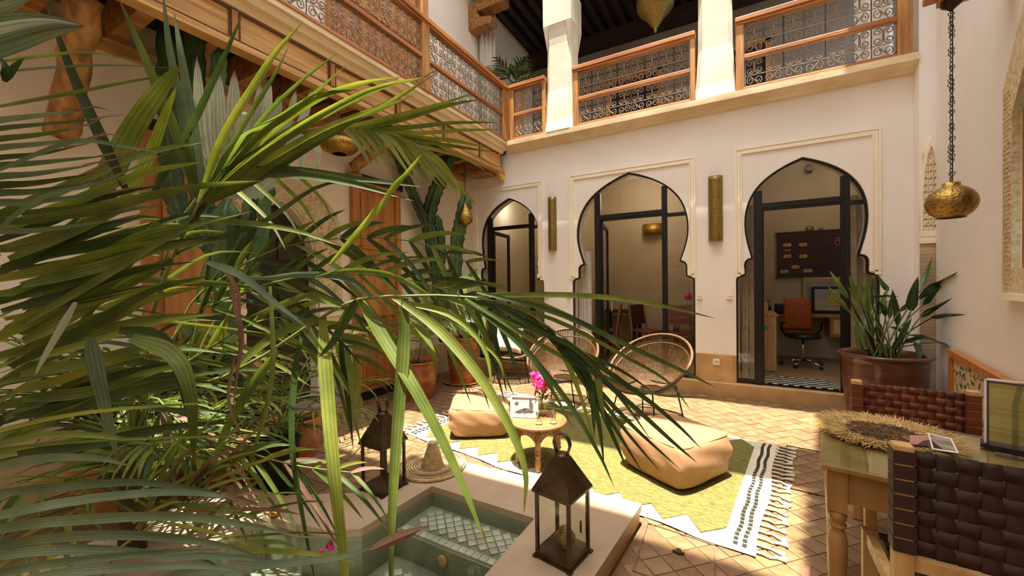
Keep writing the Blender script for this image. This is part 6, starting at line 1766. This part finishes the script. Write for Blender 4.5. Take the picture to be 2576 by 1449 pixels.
for k in range(4):
    x = 560+k*42; y = 450-k*38*.55 if k < 4 else 345-(k-4)*5
    lstB.append(([(x, y, 1.85), (x+60, y+50, 1.82), (x+120, y+110, 1.8), (x+160, y+180, 1.78)], 12, 1))
    lstB.append(([(x, y, 1.85), (x+60, y-60, 1.82), (x+130, y-110, 1.8), (x+190, y-140, 1.78)], 11, 0 if k % 2 else 1))
blades(fB, lstB, pleat=False)
# frond C: dark feather frond across the middle
def comb(plant, rl, n, up, dn, w, mats, dlt=(0, 0), r0=.007, bend=.3, pleat=False, tw=.6):
    """leaflets either side of a rachis seen along rl; up / dn = leaflet reach in photo pixels at that depth."""
    pts = cr(([ROOT[0].copy()] if ROOT[0] is not None else [])+[D(*p) for p in rl], 20); f = frond_parts(plant, pts, r0)
    px = cr([Vector(p) for p in rl], 40)
    for k in range(n):
        u = .08+.9*k/(n-1); q = px[int(u*40)]; q2 = px[min(40, int(u*40)+3)]; t = Vector((q2.x-q.x, q2.y-q.y)); t = t.normalized() if t.length > 0 else Vector((1, 0))
        nrm = Vector((t.y, -t.x)); env = .55+.45*math.sin(PI*min(1, .15+u*.85))
        for sg, R_ in ((1, up), (-1, dn)):
            if R_ <= 0: continue
            a = R(random.uniform(26, 44)); L = R_*env*random.uniform(.8, 1.2)
            dr = t*math.cos(a)+nrm*sg*math.sin(a); pl = []
            dz = random.uniform(-.25, .12)
            for j in range(4):
                s_ = j/3*L; sagp = bend*s_*s_/max(L, 1)*.9
                pl.append((q.x+dr.x*s_, q.y+dr.y*s_+sagp, q.z+dz*j/3*L/350))
            pxb(pl, w*q.z/F0*random.uniform(.8, 1.2), twist=random.uniform(-tw, tw), pleat=pleat, fold=.2).build('leaflet', random.choice(mats), f, True)
    return f
comb(P1, [(460, 800, 2.05), (560, 700, 2.0), (700, 625, 1.92), (880, 598, 1.85), (1050, 610, 1.8), (1190, 665, 1.76)], 15, 170, 240, 15, [LEAF_D, LEAF_D, LEAF_M])
comb(P1, [(440, 840, 2.05), (600, 740, 1.95), (800, 690, 1.85), (1000, 700, 1.78), (1160, 745, 1.72), (1260, 810, 1.7)], 18, 200, 270, 14, [LEAF_D, LEAF_M, LEAF_D])
comb(P1, [(380, 1000, 2.0), (470, 1080, 1.9), (600, 1130, 1.8), (740, 1170, 1.7), (900, 1190, 1.65)], 14, 150, 230, 12, [LEAF_D, LEAF_M, LEAF_Y, LEAF_B])
comb(P1, [(360, 1000, 2.0), (520, 880, 2.0), (680, 800, 2.0), (820, 830, 2.0), (900, 900, 2.0)], 16, 180, 260, 14, [LEAF_M, LEAF_Y, LEAF_D])

# ---- foreground palm 2: crown out of frame at the left, comb leaflets enter from the left edge
random.seed(101)
P2_ = thing('foreground_palm', 'nearby palm entering from the left edge with brown-tipped horizontal leaflets', 'palm', (0, 0, 0))
ROOT[0] = Vector((-2.66, -.02, .85))
m = MB(); m.tube([(-2.66, -.02, .12), (-2.67, -.02, .5), (-2.66, -.02, .95)], [.06, .055, .045], 10); m.build('palm_stem', PALMSTEM, P2_, True)
f1 = pxfrond(P2_, [(-420, 700, 1.3), (-260, 560, 1.25), (-120, 380, 1.2), (-60, 200, 1.18)], .01)
L1 = []
for k in range(13):
    y = 285+k*24; x1 = 190+random.uniform(-40, 70)+k*9
    L1.append(([(-170-k*6, y+60, 1.22), (-30, y+22-k, 1.2), (90, y+6, 1.2), (x1, y-8-k*1.2, 1.2)], 17 if k < 5 else 22, 0 if k % 3 else 3))
    L1.append(([(x1-34, y-7-k, 1.199), (x1+25, y-16-k*1.2, 1.2), (x1+70+random.uniform(0, 30), y-30+random.uniform(-30, 30), 1.2)], 5, 5))
blades(f1, L1, pleat=False, twist=.7)
f2 = pxfrond(P2_, [(-420, 900, 1.2), (-200, 860, 1.1), (0, 640, 1.05)], .01)
L2 = [([(-40, 610, 1.1), (100, 500, 1.1), (250, 460, 1.1), (430, 380, 1.1)], 12, 3), ([(-30, 440, 1.1), (180, 358, 1.1), (320, 370, 1.1), (420, 386, 1.1)], 12, 3), ([(-40, 160, 1.1), (110, 140, 1.1), (230, 132, 1.1), (370, 162, 1.1)], 8, 1), ([(-40, 185, 1.1), (150, 168, 1.1), (300, 164, 1.1), (440, 172, 1.1)], 6, 3), ([(-40, 275, 1.1), (150, 240, 1.1), (330, 205, 1.1), (440, 186, 1.1)], 10, 1)]
for k in range(40):
    y0 = 560+k*15.5+random.uniform(-10, 10); sl = random.uniform(.15, .62); L = random.uniform(260, 620); x0 = -60+random.uniform(0, 120)
    L2.append(([(x0, y0, 1.25), (x0+L*.35, y0-L*.35*sl+8, 1.3), (x0+L*.7, y0-L*.7*sl*.95, 1.35), (x0+L, y0-L*sl*.8, 1.4)], random.choice((16, 20, 26, 30)), random.choice((1, 1, 0, 2, 1, 0))))
blades(f2, L2, pleat=True, twist=.6)
L2b = []
for k in range(34):
    y0 = 620+k*13+random.uniform(-12, 12); sl = random.uniform(.05, .75)*random.choice((1, 1, -.5)); L = random.uniform(220, 480); x0 = -60+random.uniform(0, 380)
    L2b.append(([(x0, y0, 1.7), (x0+L*.35, y0-L*.35*sl+4, 1.72), (x0+L*.7, y0-L*.68*sl, 1.75), (x0+L, y0-L*sl*.75+14, 1.8)], random.choice((12, 15, 20)), random.choice((0, 0, 1, 1, 2))))
blades(f2, L2b, pleat=False, twist=.9)
# broad pleated leaf top left
f3 = pxfrond(P2_, [(-400, 200, 1.0), (-200, 120, .98), (-60, 95, .96)], .01)
blades(f3, [([(-120, 150, .95), (20, 105, .95), (120, 75, .95), (212, 66, .95)], 50, 3), ([(-120, 110, .95), (20, 78, .95), (120, 62, .95), (214, 66, .95)], 42, 4), ([(-120, 70, .95), (20, 52, .95), (120, 50, .95), (212, 64, .95)], 34, 3), ([(-80, 10, .95), (-10, 25, .95), (40, 8, .95), (90, -20, .95)], 30, 3), ([(10, 200, 1.), (15, 170, 1.), (-5, 140, 1.)], 16, 0), ([(10, 205, 1.), (35, 170, 1.), (60, 145, 1.)], 16, 0)])
# bottom-left close grey-green leaflets
P3_ = thing('foreground_palm', 'closest palm with grey-green leaflets sweeping along the lower left corner', 'palm', (0, 0, 0))
ROOT[0] = Vector((-2.35, -.32, .55))
m = MB(); m.tube([(-2.62, -.35, .12), (-2.5, -.34, .4), (-2.35, -.32, .6)], [.05, .045, .04], 10); m.build('palm_stem', PALMSTEM, P3_, True)
f4 = pxfrond(P3_, [(-420, 1500, .95), (-260, 1380, .9), (-140, 1290, .85), (-100, 1150, .85)], .01)
G = [([(-150, 1230, .85), (0, 1175, .82), (110, 1152, .8), (240, 1152, .8), (330, 1172, .8)], 26, 3),
 ([(-150, 1270, .85), (10, 1238, .82), (170, 1222, .8), (350, 1212, .8), (500, 1232, .8), (592, 1252, .8)], 24, 3),
 ([(-150, 1330, .85), (0, 1297, .8), (180, 1262, .78), (380, 1240, .78), (520, 1243, .78), (600, 1262, .78)], 26, 3),
 ([(-150, 1370, .83), (20, 1325, .8), (220, 1305, .76), (450, 1298, .76), (620, 1320, .76), (712, 1338, .76)], 28, 3),
 ([(-150, 1400, .8), (20, 1366, .78), (200, 1346, .74), (400, 1348, .74), (560, 1372, .74), (650, 1402, .74)], 28, 3),
 ([(-150, 1430, .8), (40, 1392, .76), (220, 1382, .74), (420, 1396, .74), (600, 1402, .74), (700, 1420, .74)], 24, 3),
 ([(-150, 1480, .8), (60, 1428, .74), (240, 1404, .72), (430, 1388, .72), (560, 1382, .72)], 22, 3),
 ([(-100, 1520, .8), (100, 1452, .72), (300, 1430, .7), (480, 1424, .7), (620, 1436, .7)], 24, 3),
 ([(200, 1520, .8), (400, 1462, .74), (600, 1428, .72), (760, 1414, .72), (870, 1398, .72), (960, 1368, .72)], 24, 3),
 ([(930, 1382, .719), (990, 1352, .72), (1040, 1335, .72), (1078, 1322, .72)], 18, 5), ([(930, 1384, .719), (1000, 1362, .72), (1060, 1332, .72)], 12, 5),
 ([(560, 1240, .779), (610, 1256, .78), (660, 1275, .78)], 14, 5), ([(690, 1335, .759), (760, 1350, .76), (830, 1352, .76)], 5, 5), ([(570, 1250, .78), (640, 1240, .78), (700, 1252, .78)], 8, 5),
 ([(-150, 1180, .9), (0, 1118, .86), (140, 1092, .84), (280, 1100, .84), (400, 1120, .84)], 20, 1),
 ([(-150, 1130, .9), (10, 1080, .86), (200, 1040, .84), (420, 1020, .84), (600, 1010, .84)], 12, 2),
 ([(-150, 1160, .9), (20, 1128, .86), (250, 1108, .84), (480, 1100, .84), (700, 1098, .84)], 9, 1),
 ([(228, 850, 1.0), (243, 930, 1.0), (268, 1040, 1.0), (300, 1170, 1.0)], 34, 3),
 ([(330, 850, 1.15), (430, 890, 1.12), (478, 990, 1.1), (488, 1180, 1.1)], 44, 1),
 ([(300, 830, 1.2), (400, 850, 1.2), (450, 930, 1.2), (470, 1050, 1.2)], 34, 0),
 ([(190, 760, 1.1), (150, 830, 1.1), (110, 900, 1.1), (85, 950, 1.1)], 16, 4),
 ([(580, 715, 1.3), (596, 780, 1.3), (608, 850, 1.3), (598, 930, 1.3), (585, 1040, 1.3)], 14, 5),
 ([(545, 660, 1.3), (575, 690, 1.3), (600, 740, 1.3), (605, 800, 1.3)], 12, 5),
 ([(590, 900, 1.3), (575, 1000, 1.3), (600, 1080, 1.3), (620, 1110, 1.3)], 9, 5),
 ([(520, 660, 1.2), (600, 690, 1.2), (690, 760, 1.2), (780, 830, 1.2)], 22, 3)]
blades(f4, G, twist=.5)
L3 = []
for k in range(30):
    x0 = 380+random.uniform(-60, 220); y0 = 1230+random.uniform(-40, 160); a = R(random.uniform(-70, 15)); L = random.uniform(150, 330)
    L3.append(([(x0, y0, 1.25), (x0+L*.4*math.cos(a), y0+L*.4*math.sin(a), 1.22), (x0+L*.75*math.cos(a), y0+L*.72*math.sin(a)+6, 1.2), (x0+L*math.cos(a), y0+L*.93*math.sin(a)+22, 1.2)], random.choice((8, 10, 14)), random.choice((0, 1, 1, 2, 5))))
f5 = pxfrond(P3_, [(150, 1500, 1.3), (300, 1380, 1.28), (420, 1300, 1.25), (520, 1260, 1.25)], .008)
blades(f5, L3, pleat=False, twist=.9)
# pale fan leaves behind
P4_ = thing('pale_fan_palm', 'pale grey-green fan palm with stiff upright leaf tips in front of the gallery', 'palm', (0, 0, 0))
ROOT[0] = Vector((-3.25, 1.32, .02))
f6 = pxfrond(P4_, [(470, 1000, 2.4), (500, 800, 2.3), (560, 560, 2.2), (600, 470, 2.15)], .01)
PT = [(495, 140, 30), (528, 200, 44), (590, 175, 36), (655, 205, 27), (680, 200, 26), (705, 238, 26), (745, 225, 20), (785, 222, 20), (550, 175, 34), (618, 290, 28)]
for (x, y, w) in PT:
    bx = 585+(x-590)*.35
    pxb([(bx, 500, 2.15), (bx+(x-bx)*.45, 400, 2.1), (bx+(x-bx)*.85, 290, 2.06), (x, y, 2.04)], w*2.1/F0, twist=random.uniform(-.3, .3), tipq=5, fold=.12, pleat=True).build('leaflet', LEAF_P, f6, True)
    pxb([(bx+20, 330, 2.12), (x+5, 360, 2.1), (x+12, 430, 2.1)], w*.9*2.1/F0, tipq=5).build('leaflet', LEAF_P, f6, True)
# dense fill palms behind, left
random.seed(202)
P5_ = thing('bushy_palm', 'dense bushy palm filling the space behind the nearest leaves at the left', 'palm', (0, 0, 0))
for k in range(12):
    az = R(-60+k*22+random.uniform(-8, 8)); make_frond(P5_, arc_frond(Vector((-2.95, .85, .30)), az, R(random.uniform(25, 62)), random.uniform(.8, 1.1), 1.3), 12, .42, .026, [LEAF_M, LEAF_D, LEAF_M, LEAF_Y], droop=.8, seg=5)
P6_ = thing('bushy_palm', 'shaded palm growing from the half hidden terracotta pot against the left wall', 'palm', (0, 0, 0))
for k in range(14):
    az = R(-85+k*15+random.uniform(-8, 8)); make_frond(P6_, arc_frond(Vector((pB.x, pB.y, .40)), az, R(random.uniform(35, 75)), random.uniform(.9, 1.3), 1.3), 12, .44, .026, [LEAF_D, LEAF_M, LEAF_D], droop=.8, seg=5)
P7_ = thing('arching_palm', 'palm with thin drooping leaflets in front of the arched doorway', 'palm', (0, 0, 0))
b7 = Vector((-2.92, 1.66, .13))
for k in range(9):
    az = R(-20+k*32+random.uniform(-10, 10)); make_frond(P7_, arc_frond(b7+Vector((0,0,.25)), az, R(random.uniform(40, 70)), random.uniform(.8, 1.15), 1.3), 11, .38, .018, [LEAF_D, LEAF_M, LEAF_Y], droop=1.0, seg=5)
pot('low_planter', 'dark low planter on the left pool edge under the arching palm', (b7.x+.0, b7.y-.02, .0), .17, .40, SOIL, .2)
# ---- petals floating, tea light
m = MB(); random.seed(6)
for (px, py) in ((800, 1398), (806, 1390), (828, 1374), (834, 1380), (796, 1402)):
    c = onz(px, py, .045); petals(m, c, 16, .012, .012)
o = m.build('floating_flowers', FLOWER); tag(o, 'magenta bougainvillea heads floating in the left of the pool', 'flowers')
p = onz(692, 1300, LB+.0); o = thing('tealight_glass', 'small amber tealight glass on the sunlit pool edge behind palm leaves', 'candle', (p.x, p.y, .1225))
m = MB(); m.lathe([(0,0),(.024,0),(.03,.03),(.034,.06),(.031,.06),(.026,.02),(0,.012)], 18); m.build('glass_cup', glassmat('amber_glass', (.9,.7,.35), .9), o, True)
m = MB(); m.lathe([(0,.012),(.02,.012),(.02,.03),(0,.032)], 14); m.build('wax', WHITE, o, True)
